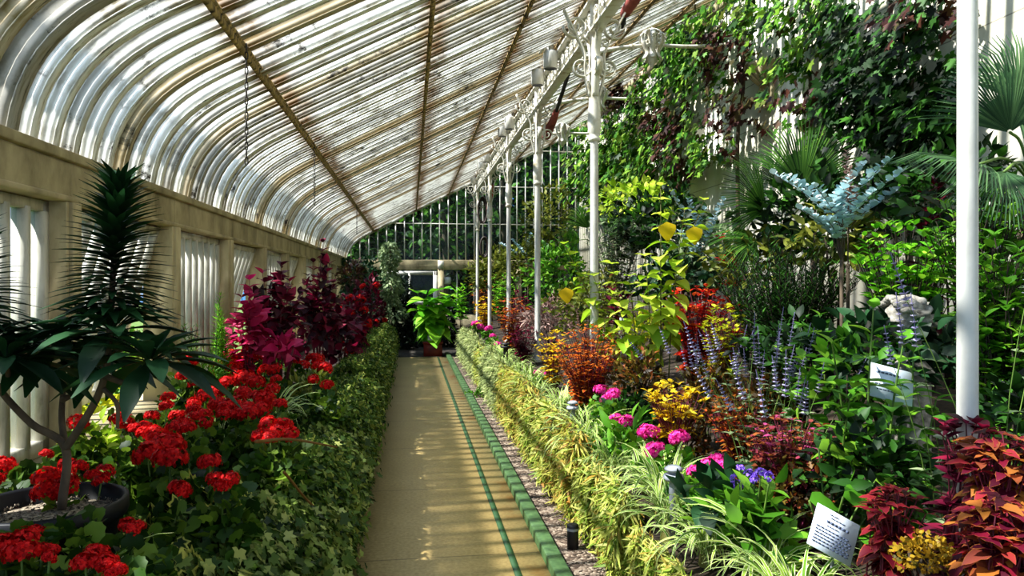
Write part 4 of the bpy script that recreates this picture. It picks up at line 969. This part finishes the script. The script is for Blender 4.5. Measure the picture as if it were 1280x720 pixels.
# tall lime plants with heart leaves
def tall(label, stems, X, nl, size, leaf, name='tall_heart_leaf', yellow=(), tpl=HEART, cat='plant', smat='cane', start=.35, rise=.05, group='tall lime heart-leaved plants'):
    b0 = at(*stems[0][0], X=X); zb = soil(b0[0]); t = thing(name, label, cat, (b0[0], b0[1], zb), group); o0 = np.array([b0[0], b0[1], zb]); lf = MB(); sm = MB()
    for (bp, tp) in stems:
        b = at(*bp, Y=b0[1] + random.uniform(-.15, .15)); tt = at(*tp, Y=b0[1] + random.uniform(-.2, .2)); bb = b - o0; bb[2] = 0
        stalk(lf, sm, bb, tt - o0, nl, size, tpl, start=start, rise=rise, taper=.55, r=.008, bow=.05, twist=1.9)
    lf.obj('foliage', L[leaf], t); sm.obj('stem', M[smat], t)
    for px, py, s in yellow:
        p = at(px, py, Y=b0[1] - .1) - o0; mm = MB(); place(mm, HEART, [p + (0, 0, s / 2)], [(.1, 0, -1)], [(-.3, -1, .1)], s, np.array([.6])); o = mm.obj('yellow_leaf', L['yellow'], t); o['label'] = 'yellowing hanging leaf'
tall('tall lime plant with big heart leaves on thin canes amid the right bed', [((826, 480), (826, 232)), ((835, 470), (856, 262)), ((815, 480), (806, 320)), ((800, 480), (786, 345)), ((820, 475), (880, 250)), ((790, 480), (765, 330))], 2.1, 11, .20, 'lime', rise=-.35, yellow=((867, 295, .16), (833, 290, .17)))
tall('lime heart-leaved plant leaning left past the second column', [((775, 420), (705, 305)), ((770, 420), (720, 330)), ((775, 420), (742, 345))], 2.0, 10, .19, 'lime', rise=-.35, yellow=((707, 370, .16),))

# background shrubs, right bed
BG = [
 ('brown_bush', 'dark bronze bush on the soil behind the three pink heads', 850, 560, 40, 30, 1.66, 'brownbush', DIA, .045, dict(cover=4)),
 ('leafy_shrub', 'dark green undergrowth beside the row of four pink heads', 790, 520, 30, 30, 1.68, 'vinedark', OV3, .06, dict(cover=3.5)),
 ('brown_bush', 'brown olive bush filling between the bright yellow coleus and the salvias', 885, 500, 34, 44, 1.95, 'brownbush', DIA, .05, dict(cover=4)),
 ('brown_bush', 'dark olive bush under the lavender spikes of the largest salvia', 955, 515, 50, 44, 2.0, 'brownbush', DIA, .05, dict(cover=4)),
 ('brown_bush', 'dark bronze undergrowth below the bronze and pink coleus', 985, 610, 50, 36, 1.6, 'brownbush', DIA, .04, dict(cover=4)),
 ('leafy_shrub', 'dark leafy undergrowth behind the white sign', 1085, 590, 70, 60, 1.85, 'vinedark', OV3, .07, dict(cover=3.5)),
 ('leafy_shrub', 'dark leafy undergrowth right of the nearest column foot', 1265, 540, 50, 60, 2.1, 'vinedark', OV3, .08, dict(cover=3.5)),
 ('leafy_shrub', 'green undergrowth between the tall herbs and the bust', 1060, 480, 60, 50, 2.2, 'green', OV3, .08, dict(cover=2.6)),
 ('leafy_shrub', 'mixed olive shrub behind the orange coleus and second column', 740, 385, 44, 36, 2.2, 'olive', OV3, .07, dict(cover=3)),
 ('needle_shrub', 'large dark fine-needled shrub in the middle of the right bed', 980, 355, 82, 66, 2.75, 'vinedark', NEED, .11, dict(mode='stalk', nst=150, per=22, whorl=3, start=.2)),
 ('leafy_shrub', 'bright green broad-leaved bush behind the stone bust', 1130, 340, 64, 62, 3.0, 'bright', OV, .12, dict(mode='stalk', nst=90, per=7)),
 ('leafy_shrub', 'dark green bush with sunlit leaves at the right picture edge', 1250, 400, 46, 110, 2.45, 'green', OV, .11, dict(mode='stalk', nst=80, per=9)),
 ('leafy_shrub', 'upper green bush behind the nearest column', 1225, 300, 60, 70, 3.0, 'green', OV, .12, dict(mode='stalk', nst=80, per=8)),
 ('leafy_shrub', 'dark low bush filling in behind the stone bust', 1110, 440, 80, 50, 2.5, 'dark', OV, .10, dict(cover=4)),
 ('leafy_shrub', 'grey green bush between the lime plant and the fan palms', 880, 330, 40, 42, 3.3, 'greygreen', OV3, .10, dict(cover=3)),
 ('leafy_shrub', 'olive leafy bush in front of the fan palms', 940, 330, 44, 36, 3.2, 'olive', OV3, .10, dict(cover=3)),
 ('leafy_shrub', 'olive and copper shrub beneath the eucalyptus sprays', 1045, 300, 48, 46, 3.1, 'olive', OV3, .10, dict(cover=3.2)),
 ('leafy_shrub', 'loose green shrub behind the second column', 770, 300, 40, 60, 3.0, 'greygreen', LANCE, .16, dict(mode='stalk', nst=60, per=9)),
 ('leafy_shrub', 'pale lime bush at the foot of the far vine', 800, 255, 50, 26, 3.9, 'lime', OV3, .14, dict(cover=3)),
 ('leafy_shrub', 'mixed green shrub between the third and second columns', 700, 350, 38, 46, 2.8, 'green', OV3, .12, dict(cover=3.2)),
 ('leafy_shrub', 'dark green shrub behind the scarlet coleus', 850, 355, 50, 36, 3.0, 'dark', OV3, .12, dict(cover=4)),
 ('leafy_shrub', 'olive shrub by the fourth column', 655, 335, 30, 34, 2.9, 'olive', OV3, .14, dict(cover=3)),
 ('leafy_shrub', 'green shrub in front of the far gable right of the door', 615, 345, 26, 30, 2.2, 'olive', OV3, .14, dict(cover=3)),
 ('leafy_shrub', 'bright leafy plant under the fourth column', 628, 360, 22, 18, 2.2, 'bright', LANCE, .2, dict(mode='stalk', nst=26, per=6)),
 ('leafy_shrub', 'bright green arching plant at the far right end of the path', 577, 375, 12, 20, 1.35, 'bright', LANCE, .3, dict(mode='stalk', nst=12, per=5)),
 ('leafy_shrub', 'tall airy green shrub against the gable glass beside the vine wall', 690, 285, 34, 50, 3.3, 'olive', OV3, .13, dict(cover=1.8)),
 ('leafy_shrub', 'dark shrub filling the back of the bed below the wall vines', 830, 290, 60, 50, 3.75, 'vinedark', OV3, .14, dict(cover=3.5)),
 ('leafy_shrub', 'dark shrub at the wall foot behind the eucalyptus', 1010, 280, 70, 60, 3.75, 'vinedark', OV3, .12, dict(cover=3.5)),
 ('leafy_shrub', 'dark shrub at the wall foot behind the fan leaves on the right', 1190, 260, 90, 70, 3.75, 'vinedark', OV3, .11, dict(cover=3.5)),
 ('leafy_shrub', 'dark filler bush between the salvias and the needle shrub', 1000, 440, 60, 36, 2.3, 'vinedark', OV3, .08, dict(cover=4)),
 ('red_leaf_plant', 'dark red leaved plant behind the second column', 770, 372, 18, 36, 2.3, 'maroon', LANCE, .2, dict(mode='stalk', nst=12, per=6)),
 ('red_leaf_plant', 'dark red plant between eucalyptus and nearest column', 1165, 250, 20, 24, 3.6, 'maroon', LANCE, .26, dict(mode='stalk', nst=7, per=5)),
 ('red_leaf_plant', 'small copper red plant left of the eucalyptus foot', 915, 305, 16, 16, 3.1, 'coleus_red', LANCE, .2, dict(mode='stalk', nst=6, per=5)),
]
for nm_, lb, px, py, rx, ry, X, lf_, tp_, sz, kw in BG: bush(nm_, lb, 'shrub', px, py, rx, ry, X, lf_, tp_, sz, group='background shrubs in the right bed', **kw)

# sunflower-like stalks near the signs
tall('tall green herb with opposite leaves in front of the stone bust', [((1085, 560), (1092, 385)), ((1115, 560), (1130, 425)), ((1140, 570), (1142, 440)), ((1062, 560), (1040, 430))], 1.95, 8, .20, 'green', name='tall_herb', tpl=OV, smat='stem', start=.2, group='tall green herbs by the signs')
tall('tall green herb between the sign cards', [((1045, 640), (1062, 500)), ((1075, 640), (1086, 520)), ((1120, 640), (1128, 500)), ((1140, 620), (1170, 500))], 1.75, 8, .19, 'green', name='tall_herb', tpl=OV, smat='stem', start=.2, group='tall green herbs by the signs')
tall('green herb with feathery young shoots left of the stone bust', [((1020, 520), (1000, 410)), ((1030, 520), (1025, 395)), ((1010, 520), (978, 440))], 2.15, 8, .15, 'green', name='tall_herb', tpl=OV, smat='stem', start=.2, group='tall green herbs by the signs')
t = thing('broadleaf_plant', 'plant with broad rounded green leaves directly behind the white sign', 'plant', (1.62, 2.62, zs(1.62))); lf = MB(); sm = MB()
for px, py, s, Y in ((1080, 620, .17, 2.5), (1030, 625, .12, 2.55), (1045, 560, .15, 2.7), (1110, 600, .11, 2.6), (1150, 590, .12, 2.7), (1060, 570, .12, 2.75)):
    p = at(px, py, Y=Y) - (1.62, 2.62, zs(1.62)); place(lf, BIG, [p - (s * .5, 0, 0)], [(1, -.25, -.05)], [(-.1, -.5, 1)], s); tube(sm, spline([(0, 0, 0), (p - (s * .5, 0, 0)) * (.5, .5, .6), p - (s * .5, 0, 0)], 5), .004, 5)
lf.obj('foliage', L['green'], t); sm.obj('stem', M['stem'], t)

# palms
def fan(mb, c, aim, nrm, R, n=44, span=2.2, droop=.25):
    y = unit(aim); x = unit(np.cross(y, nrm)); z = np.cross(x, y); V = []; q = []; A = []; o = 0
    for k in range(n):
        a = -span / 2 + span * k / (n - 1); d = math.cos(a) * y + math.sin(a) * x; s = -math.sin(a) * y + math.cos(a) * x; Lk = R * (1 - .12 * abs(a)) * random.uniform(.9, 1.05); rr = random.random()
        for t_, w_ in ((.03, .004), (.4, R * span / n * .2), (.7, R * span / n * .2), (1, .002)):
            p = np.asarray(c) + d * Lk * t_ + z * (-droop * R * max(0, t_ - .5) ** 2 * 2) + np.array([0, 0, -droop * R * max(0, t_ - .45) ** 2 * 1.5])
            for u_ in (-1, 0, 1): V.append(p + s * w_ * u_ + z * (abs(u_) * w_ * .5)); A.append((u_, t_, rr))
        for i in range(3): b = o + 3 * i; q += [(b, b + 1, b + 4, b + 3), (b + 1, b + 2, b + 5, b + 4)]
        o += 12
    mb.add(V, q, None, A)
def palm(label, px, py, X, fans, leaf, group='fan palms'):
    b = at(px, py, X=X); zb = soil(b[0]); t = thing('fan_palm', label, 'palm', (b[0], b[1], zb), group); o0 = np.array([b[0], b[1], zb])
    m = MB(); top = np.array([0, 0, max(.3, b[2] - zb)]); tube(m, [(0, 0, 0), top * .5, top], [.09, .08, .06], 10); m.obj('trunk', M['bark'], t)
    for fx, fy, dY, R, aim, nr in fans:
        c = at(fx, fy, Y=b[1] + dY) - o0; f_ = MB(); fan(f_, c, aim, nr, R); fo = f_.obj('fan_leaf', L[leaf], t); pm = MB(); tube(pm, spline([top, (top + c) / 2 + (0, 0, .08), c], 5), .008, 5); pm.obj('leaf_stalk', M['stem'], fo)
palm('fan palm with upright spiky fans in front of the white wall', 975, 290, 3.6, [(1003, 235, 0, .78, (.1, -.1, 1), (-.3, -1, .2)), (955, 262, -.2, .7, (-.55, -.3, .5), (-.2, -.8, .6)), (1030, 245, .1, .5, (.5, -.1, .8), (-.3, -1, .3)), (945, 300, -.3, .5, (-.8, -.2, .0), (-.1, -.7, .7)), (985, 235, .2, .5, (-.3, .1, 1), (-.2, -1, .2))], 'palm')
palm('fan palm with stiff fans at the right picture edge', 1290, 230, 3.3, [(1262, 165, 0, .50, (-.25, -.1, 1), (-.5, -1, .2)), (1276, 130, .1, .5, (.1, 0, 1), (-.4, -1, .2)), (1225, 205, -.2, .45, (-1, -.1, .15), (-.1, -.4, 1)), (1285, 190, .1, .45, (.6, -.3, .5), (-.4, -1, .4)), (1255, 215, -.25, .4, (-.3, -.5, -.4), (-.3, -.8, .4))], 'palmblue')
palm('small yellow green fan palm behind the second column', 745, 310, 3.6, [(735, 285, 0, .6, (-.3, -.1, 1), (-.3, -1, .3)), (725, 300, -.2, .5, (-.9, -.2, .3), (-.2, -.8, .6)), (757, 292, .1, .55, (.6, -.1, .6), (-.2, -1, .4))], 'palm')

# eucalyptus: blue round leaves in sprays
def sprays(name, label, cat, px, py, X, tips, leaf, tpl, size, nl, smat='bark', group=None, whorl=2, start=.55, bow=.12):
    b = at(px, py, X=X); zb = soil(b[0]); t = thing(name, label, cat, (b[0], b[1], zb), group); o0 = np.array([b[0], b[1], zb]); hub = np.array([0, 0, max(.2, b[2] - zb)]); lf = MB(); sm = MB(); tube(sm, [(0, 0, 0), hub], .012, 6)
    for tx, ty in tips: stalk(lf, sm, hub, at(tx, ty, Y=b[1] + random.uniform(-.3, .2)) - o0, nl, size, tpl, start=start, rise=.3, taper=.3, r=.005, bow=bow, whorl=whorl)
    lf.obj('foliage', L[leaf], t); sm.obj('stem', M[smat], t)
sprays('eucalyptus', 'eucalyptus with pale blue round leaves in sprays before the wall vine', 'shrub', 1052, 325, 2.85, [(1112, 200), (1128, 215), (1122, 238), (1092, 240), (1050, 236), (1020, 234), (985, 222), (968, 218), (1002, 262), (1036, 276), (1080, 206), (1062, 262)], 'glaucous', DISC, .07, 15, start=.55, bow=.28)
sprays('eucalyptus', 'glaucous blue leaved shrub behind the yellow hanging leaf', 'shrub', 875, 345, 3.2, [(860, 250), (880, 262), (895, 275), (840, 240), (905, 250), (868, 300), (850, 290)], 'glaucous', DISC, .075, 13)
sprays('eucalyptus', 'silvery shrub by the fourth column with a level spray', 'shrub', 660, 330, 2.9, [(625, 305), (640, 300), (665, 290), (685, 305), (650, 312)], 'glaucous', DISC, .09, 12)
sprays('pink_plume', 'thin dry flower stem with pinkish plume beside the eucalyptus', 'flower', 1060, 330, 3.0, [(1058, 190), (1063, 210), (1070, 235)], 'mauve_dry', OV3, .06, 20)

# ---- vines on the right wall
def vine(label, blobs, trunk, leaf, size=.15, dens=2.2, name='climbing_vine', extra=None):
    t0 = at(*trunk[0], X=4.62); t = thing(name, label, 'vine', (4.62, t0[1], zs(4.62)), 'vines on the white wall'); o0 = np.array([4.62, t0[1], zs(4.62)]); lf = MB(); dry = MB()
    for (px, py, rx, ry, k) in blobs:
        c = at(px, py, X=4.6); Z = depth(c); wz = ry / F * Z
        # half-extent along the wall that spans rx pixels
        dy = abs(at(px - rx, py, X=4.6)[1] - at(px + rx, py, X=4.6)[1]) / 2
        n = int(PI * dy * wz * dens / (size * size * .55)); nc = max(6, n // 22); cc = RNG.normal(size=(nc, 2)) * .5; kk = RNG.integers(0, nc, n); cd = RNG.random(nc); u = cc[kk] + RNG.normal(size=(n, 2)) * np.array([.14 / max(dy, .1), .14 / max(wz, .1)]) * 1.1; r2 = np.hypot(u[:, 0], u[:, 1]); u = u / np.maximum(1, r2 / 1.15)[:, None]
        pos = np.stack([4.69 - .62 * cd[kk] ** 1.4 - .14 * RNG.random(n), c[1] + u[:, 0] * dy, c[2] + u[:, 1] * wz], -1) - o0
        d = np.stack([-.5 + .4 * RNG.normal(size=n), .6 * RNG.normal(size=n), -.8 + .4 * RNG.normal(size=n)], -1); nr = np.stack([-.9 + .35 * RNG.normal(size=n), .35 * RNG.normal(size=n), .7 + .35 * RNG.normal(size=n)], -1)
        place(dry if k else lf, VINE, pos, d, nr, size * RNG.uniform(.6, 1.2, n))
    lf.obj('foliage', L[leaf], t)
    if dry.n: o = dry.obj('dry_foliage', L['vinedry'], t); o['label'] = 'dry purple brown leaves'
    m = MB(); P_ = [at(px, py, X=4.66) - o0 for px, py in trunk]; P_[0][2] = 0; S_ = spline(P_, 6); tube(m, S_, np.linspace(.035, .015, len(S_)), 7)
    for (px, py, rx, ry, k) in blobs[::2]:
        c = at(px, py, X=4.6) - o0; j = S_[np.argmin(np.linalg.norm(S_ - c, axis=1))]; tube(m, spline([j, (j + c) / 2 + (-.05, 0, .1), c], 4), .009, 5)
    m.obj('trunk', M['bark'], t)
vine('wall vine with dense dark curtain next to the nearest column', [(1085, 40, 30, 60, 0), (1110, 95, 36, 70, 0), (1100, 170, 36, 60, 0), (1150, 40, 42, 50, 0), (1165, 110, 38, 60, 0), (1140, 180, 44, 50, 0), (1185, 170, 25, 50, 0), (1075, 140, 16, 40, 0), (1180, 20, 26, 30, 1), (1150, 230, 40, 30, 0)], [(1140, 300), (1135, 200), (1140, 100), (1150, 10)], 'vinedark', .095, 2.2)
vine('bright vine clump hanging at the middle of the white wall', [(1010, 20, 45, 26, 0), (1000, 60, 24, 34, 0), (1020, 95, 26, 34, 0), (1030, 125, 14, 30, 1), (1018, 165, 10, 24, 0), (960, 15, 40, 22, 0), (1050, 15, 30, 20, 0)], [(1018, 260), (1016, 170), (1012, 90), (1005, 20)], 'vine', .10, 1.6)
vine('vine with purple brown bunches left of the wall bracket', [(900, 35, 26, 26, 0), (880, 65, 24, 26, 0), (925, 60, 18, 36, 1), (905, 90, 20, 28, 0), (940, 75, 14, 26, 1), (935, 130, 14, 34, 1), (915, 160, 16, 40, 0), (945, 165, 10, 36, 1), (870, 25, 22, 20, 0), (925, 15, 28, 18, 0)], [(925, 270), (922, 180), (930, 100), (925, 20)], 'vine', .105, 1.3)
vine('vine mass covering the wall beneath the roof edge', [(845, 75, 26, 28, 0), (835, 55, 18, 20, 0), (860, 100, 20, 24, 0), (825, 130, 24, 24, 0), (850, 150, 22, 26, 1), (830, 175, 26, 26, 0), (862, 190, 16, 36, 1), (885, 190, 14, 26, 0), (800, 110, 20, 18, 1), (780, 130, 16, 16, 1), (820, 215, 34, 22, 0)], [(860, 280), (850, 200), (855, 140), (830, 60)], 'vine', .115, 1.8)
vine('farthest vine against the wall beside the gable glass', [(745, 190, 14, 30, 0), (762, 215, 20, 34, 0), (790, 170, 22, 26, 0), (780, 205, 24, 30, 0), (800, 230, 24, 24, 0), (740, 230, 12, 26, 0), (770, 250, 26, 24, 0), (757, 105, 14, 12, 1)], [(770, 290), (765, 230), (775, 180), (765, 110)], 'vine', .135, 2.0)

# ---- bust, sconce, signs, bollards
sb = at(1137, 440, X=2.55); bz = zs(2.55); bt = thing('stone_bust', 'weathered grey stone bust with flowing carved hair on a pale plinth, half hidden by leaves', 'statue', (2.55, sb[1], bz))
hc = at(1137, 408, X=2.55)[2] - bz
m = MB(); hgt = hc - .28
box(m, -.075, .075, -.07, .07, 0, hgt); box(m, -.10, .10, -.09, .09, hgt, hgt + .04); bevel_obj(m.obj('plinth', M['stone'], bt, False), .01)
m = MB(); lathe(m, [(.12, hgt + .04), (.10, hgt + .07), (.055, hgt + .12), (.05, hgt + .18), (.06, hgt + .22)], (0, 0, 0), 24); m.obj('neck', M['stone'], bt)
m = MB(); nu, nv = 72, 44; V = []
for j in range(nv + 1):
    for i in range(nu):
        a = 2 * PI * i / nu; e = -PI / 2 + PI * j / nv; d = np.array([math.cos(e) * math.cos(a), math.cos(e) * math.sin(a), math.sin(e)])
        hair = max(0, d[0] * .6 + d[2] * .9 + .35); face = max(0, -d[0] * .8 - d[1] * .3)
        r_ = 1 + .09 * hair * math.sin(16 * d[2] + 4 * math.sin(3 * a) + 3 * d[0]) + .05 * hair * math.sin(9 * a + 7 * d[2])
        r_ += .22 * math.exp(-((d[0] + .92) ** 2 + (d[1] + .25) ** 2 * 3 + (d[2] + .12) ** 2 * 8) * 7)            # nose
        r_ -= .08 * (math.exp(-((d[2] - .08) ** 2 * 60 + (d[1] + .62) ** 2 * 16)) + math.exp(-((d[2] - .08) ** 2 * 60 + (d[1] - .10) ** 2 * 16)) * (d[0] < 0)) * face
        V.append((d[0] * .125 * r_, d[1] * .105 * r_, hgt + .32 + d[2] * .115 * r_))
m.add(V, [(j * nu + i, j * nu + (i + 1) % nu, (j + 1) * nu + (i + 1) % nu, (j + 1) * nu + i) for j in range(nv) for i in range(nu)]); m.obj('head', M['stone'], bt)
m = MB()
for k in range(16):
    z0 = hgt + .30 + .10 * math.sin(k * .4); y0_ = -.11 + .015 * k; P_ = [( -.12 + .26 * u_, y0_ * (1 - .3 * u_) , hgt + .36 + .06 * math.cos(y0_ * 14) - .10 * u_ ** 2 + .012 * math.sin(u_ * 14 + k)) for u_ in np.linspace(0, 1, 14)]; tube(m, P_, np.linspace(.016, .01, 14), 6)
m.obj('carved_hair', M['stone'], bt)

sp_ = at(963, 105, X=4.74); st = thing('wall_sconce', 'round ornate plaster wall bracket with scroll on the white wall among the vines', 'bracket', sp_)
m = MB(); a = np.linspace(0, 2 * PI, 25)
tube(m, np.stack([-.06 + 0 * a, .17 * np.cos(a), -.12 + .17 * np.sin(a)], -1), .03, 8, False); scroll(m, (-.07, 0, -.12), .12, 1.6, (1, 0, 0), 1, .05, 0, ax=(0, 1, 0)); m.obj('scroll_ring', M['beam'], st)
m = MB(); lathe(m, [(.02, -.08), (.07, -.06), (.09, -.02), (.17, .05), (.26, .14), (.30, .20), (.32, .21), (.32, .25), (.28, .26), (.0, .26)], (-.02, 0, 0), 26)
for k in range(9):
    a_ = PI / 2 + PI * (k + .5) / 9; h_ = np.array([math.cos(a_), math.sin(a_), 0]); strip(m, [h_ * .10 + (-.02, 0, -.03), h_ * .20 + (-.02, 0, .06), h_ * .30 + (-.02, 0, .17)], .05, (-h_[1], h_[0], 0), .02)
m.obj('corbel', M['beam'], st)

def sign(label, c, w_, h_, rot, stake, lines):
    """c: card centre"""
    t = thing('plant_sign', label, 'sign', (c[0], c[1], c[2] - stake)); t.rotation_euler = (0, 0, rot[2])
    from mathutils import Euler
    e = np.array(Euler((rot[0], rot[1], 0)).to_matrix())
    def tf(P_): return np.asarray(P_, float) @ e.T + (0, 0, stake)
    m = MB(); b = MB(); box(b, -w_ / 2, w_ / 2, -.002, .002, -h_ / 2, h_ / 2); m.add(tf(b.V[0]), BOXF); crd = m.obj('card', M['card'], t, False)
    m = MB()
    for (z, x0, x1, hh) in lines:
        x = x0
        while x < x1:
            wl_ = random.uniform(.03, .09); x2 = min(x + wl_, x1); b = MB(); box(b, x * w_, x2 * w_, -.0034, -.002, z * h_, (z + hh) * h_); m.add(tf(b.V[0]), BOXF); x = x2 + .02
    m.obj('printed_lines', M['ink'], crd, False)
    m = MB(); tube(m, [(0, .012, 0), (0, .012, stake * .6), (0, .008, stake)], .006, 6); m.obj('stake', M['greycap'], t)
c = at(1042, 668, Y=2.32)
sign('white printed sign card tilted on a stake at the front of the right bed', c, .168, .150, (-.45, .50, -.15), c[2] - zs(c[0]),
     [(.38, -.18, .02, .02), (.31, -.15, .18, .02), (.18, -.22, .30, .055), (.10, -.2, .08, .02)] + [(z, -.42, .42 if k % 3 else .36, .028) for k, z in enumerate(np.arange(.0, -.44, -.075))])
c = at(1113, 480, X=2.1)
sign('white sign card partly hidden by leaves below the stone bust', c, .19, .16, (-.5, .25, -.3), c[2] - zs(c[0]), [(.25, -.3, .2, .05), (.05, -.3, .3, .035), (-.1, -.35, .25, .035), (-.25, -.3, .3, .035)])
c = at(777, 408, X=1.95)
sign('tiny white plant label behind the orange coleus', c, .05, .16, (-.2, .15, 0), c[2] - zs(c[0]), [(.2, -.3, .3, .04), (.0, -.3, .3, .04)])

BGp = 'bollard lights along the right edging'
def bollard(label, px, py, X, hgt_, mat='greycap', s=1.0):
    p = at(px, py, X=X); zb = zs(p[0]) - .02; h = p[2] - zb
    t = thing('bollard_light', label, 'bollard', (p[0], p[1], zb), BGp); m = MB(); lathe(m, [(.0, 0), (.022 * s, 0), (.022 * s, h - .02)], (0, 0, 0), 14); m.obj('post', M[mat], t)
    m = MB(); lathe(m, [(.0, h - .035), (.045 * s, h - .03), (.052 * s, h - .018), (.045 * s, h - .004), (.02 * s, h), (.02 * s, h + .012), (.042 * s, h + .016), (.045 * s, h + .026), (.025 * s, h + .038), (.0, h + .04)], (0, 0, 0), 18); m.obj('cap', M[mat], t)
bollard('grey bollard light with mushroom cap among the nearest spider plants', 842, 592, 1.24, .4)
bollard('dark bollard post far along the edging by the maroon coleus', 632, 432, 1.30, .4, 'black', 1.5)
bollard('grey bollard cap half buried in grass left of the four pink heads', 716, 507, 1.28, .4)
p = at(716, 640, X=.96); t = thing('ground_spotlight', 'black cylindrical ground spotlight standing on the gravel by the edging', 'spotlight', (p[0], p[1], .012)); m = MB(); lathe(m, [(.0, 0), (.035, 0), (.035, .14), (.03, .145), (.0, .14)], (0, 0, 0), 16); m.obj('housing', M['black'], t)
m = MB(); lathe(m, [(.037, .11), (.037, .125)], (0, 0, 0), 16); m.obj('ring', M['greycap'], t)

# ---- outside: trees beyond the gable, shrubs beyond the side windows
TREES = 'trees beyond the gable glass'
def otree(label, x, y, h, r, n=700, leaf='treeleaf', size=.28):
    t = thing('garden_tree', label, 'tree', (x, y, -.06), TREES); m = MB(); tube(m, spline([(0, 0, 0), (.1, 0, h * .4), (0, .1, h * .8)], 5), np.linspace(.16, .06, 11), 8); m.obj('trunk', M['bark'], t)
    m = MB(); blob(m, (0, 0, h * .55), (r, r, h * .46), n, size, OV3, .2, .8, .35); m.obj('crown', L[leaf], t)
for a in (('dark tree outside behind the left part of the gable glass', -1.4, 23.5, 4.6, 1.1), ('leafy tree outside behind the middle of the gable glass', 1.0, 22.9, 5.8, 1.2), ('tall tree outside seen between the far columns', 2.9, 23.2, 7.4, 1.4), ('tree outside near the vine wall behind the gable', 4.9, 22.8, 7.6, 1.3)): otree(*a)
for lb, x, y, h in (('evergreen hedge section darkened as shade outside left of the door', -2.6, 26, 6.5), ('evergreen hedge section darkened as shade outside behind the door', .8, 26.2, 8), ('evergreen hedge section darkened as shade outside right of the columns', 4.2, 26, 9.5), ('evergreen hedge section darkened as shade outside behind the vine wall end', 7.6, 26.3, 9)):
    t = thing('evergreen', lb, 'hedge', (x, y, -.06), 'evergreens beyond the gable'); m = MB(); blob(m, (0, 0, h * .5), (2.6, 1.2, h * .6), 9000, .42, OV3, .2, .8, .6, cut=-1); m.obj('crown', L['shadegreen'], t)  # hedge shade is painted in with near-black leaves
    m = MB(); tube(m, [(0, 0, 0), (0, 0, h * .6)], .2, 8); m.obj('trunk', M['bark'], t)
for i, (y, X) in enumerate(((6.5, -3.0), (8.4, -3.5), (10.4, -3.3))):
    t = thing('garden_shrub', 'yellow green shrub outside the side windows, %s from the camera' % ordinal(i), 'shrub', (X, y, -.06), 'shrubs outside the side windows'); m = MB(); blob(m, (0, 0, .5), (.6, .7, .55), 900, .11, OV3, .4, .6, .5); m.obj('foliage', L[('yellowgreen', 'green', 'olive', 'green')[i]], t)
    m = MB(); tube(m, [(0, 0, 0), (0, 0, .5)], .03, 6); m.obj('stem', M['bark'], t)
# ================================================================== LIGHT, SKY, CAMERA
w = bpy.data.worlds.new('sky'); sc.world = w; w.use_nodes = True; nt = w.node_tree; nt.nodes.clear()
out = nt.nodes.new('ShaderNodeOutputWorld'); bg = nt.nodes.new('ShaderNodeBackground'); tc = nt.nodes.new('ShaderNodeTexCoord')
nz = nt.nodes.new('ShaderNodeTexNoise'); nz.inputs['Scale'].default_value = 3.2; nz.inputs['Detail'].default_value = 7; nz.inputs['Roughness'].default_value = .6
cr = nt.nodes.new('ShaderNodeValToRGB'); cr.color_ramp.elements[0].position = .45; cr.color_ramp.elements[0].color = (.12, .33, .72, 1); cr.color_ramp.elements[1].position = .68; cr.color_ramp.elements[1].color = (1, 1, 1, 1)
nt.links.new(tc.outputs['Generated'], nz.inputs['Vector']); nt.links.new(nz.outputs['Fac'], cr.inputs[0]); nt.links.new(cr.outputs[0], bg.inputs[0]); bg.inputs[1].default_value = 1.15; nt.links.new(bg.outputs[0], out.inputs[0])
sd = bpy.data.lights.new('sun', 'SUN'); sd.energy = 13; sd.angle = math.radians(1.2); sd.color = (1, .965, .90)
so = bpy.data.objects.new('sun', sd); COL.objects.link(so)
from mathutils import Vector
so.rotation_euler = Vector((1.0, 0.10, -1.35)).to_track_quat('-Z', 'Y').to_euler(); so.location = (-10, 0, 12)
cd = bpy.data.cameras.new('camera'); cd.sensor_width = 36; cd.lens = 36 * F / 1280; cd.shift_y = -7 / 1280; cd.clip_end = 300; cd.clip_start = .05
co = bpy.data.objects.new('camera', cd); COL.objects.link(co); co.location = (0, 0, EYE); co.rotation_euler = (PI / 2, 0, -TH); sc.camera = co
sc.view_settings.view_transform = 'Standard'; sc.view_settings.look = 'None'; sc.view_settings.gamma = 1; sc.view_settings.use_curve_mapping = False
sc.view_settings.exposure = 0.4
sc.cycles.use_denoising = True
sc.cycles.max_bounces = 6; sc.cycles.diffuse_bounces = 3; sc.cycles.transmission_bounces = 4; sc.cycles.transparent_max_bounces = 12
sc.cycles.caustics_reflective = False; sc.cycles.caustics_refractive = False
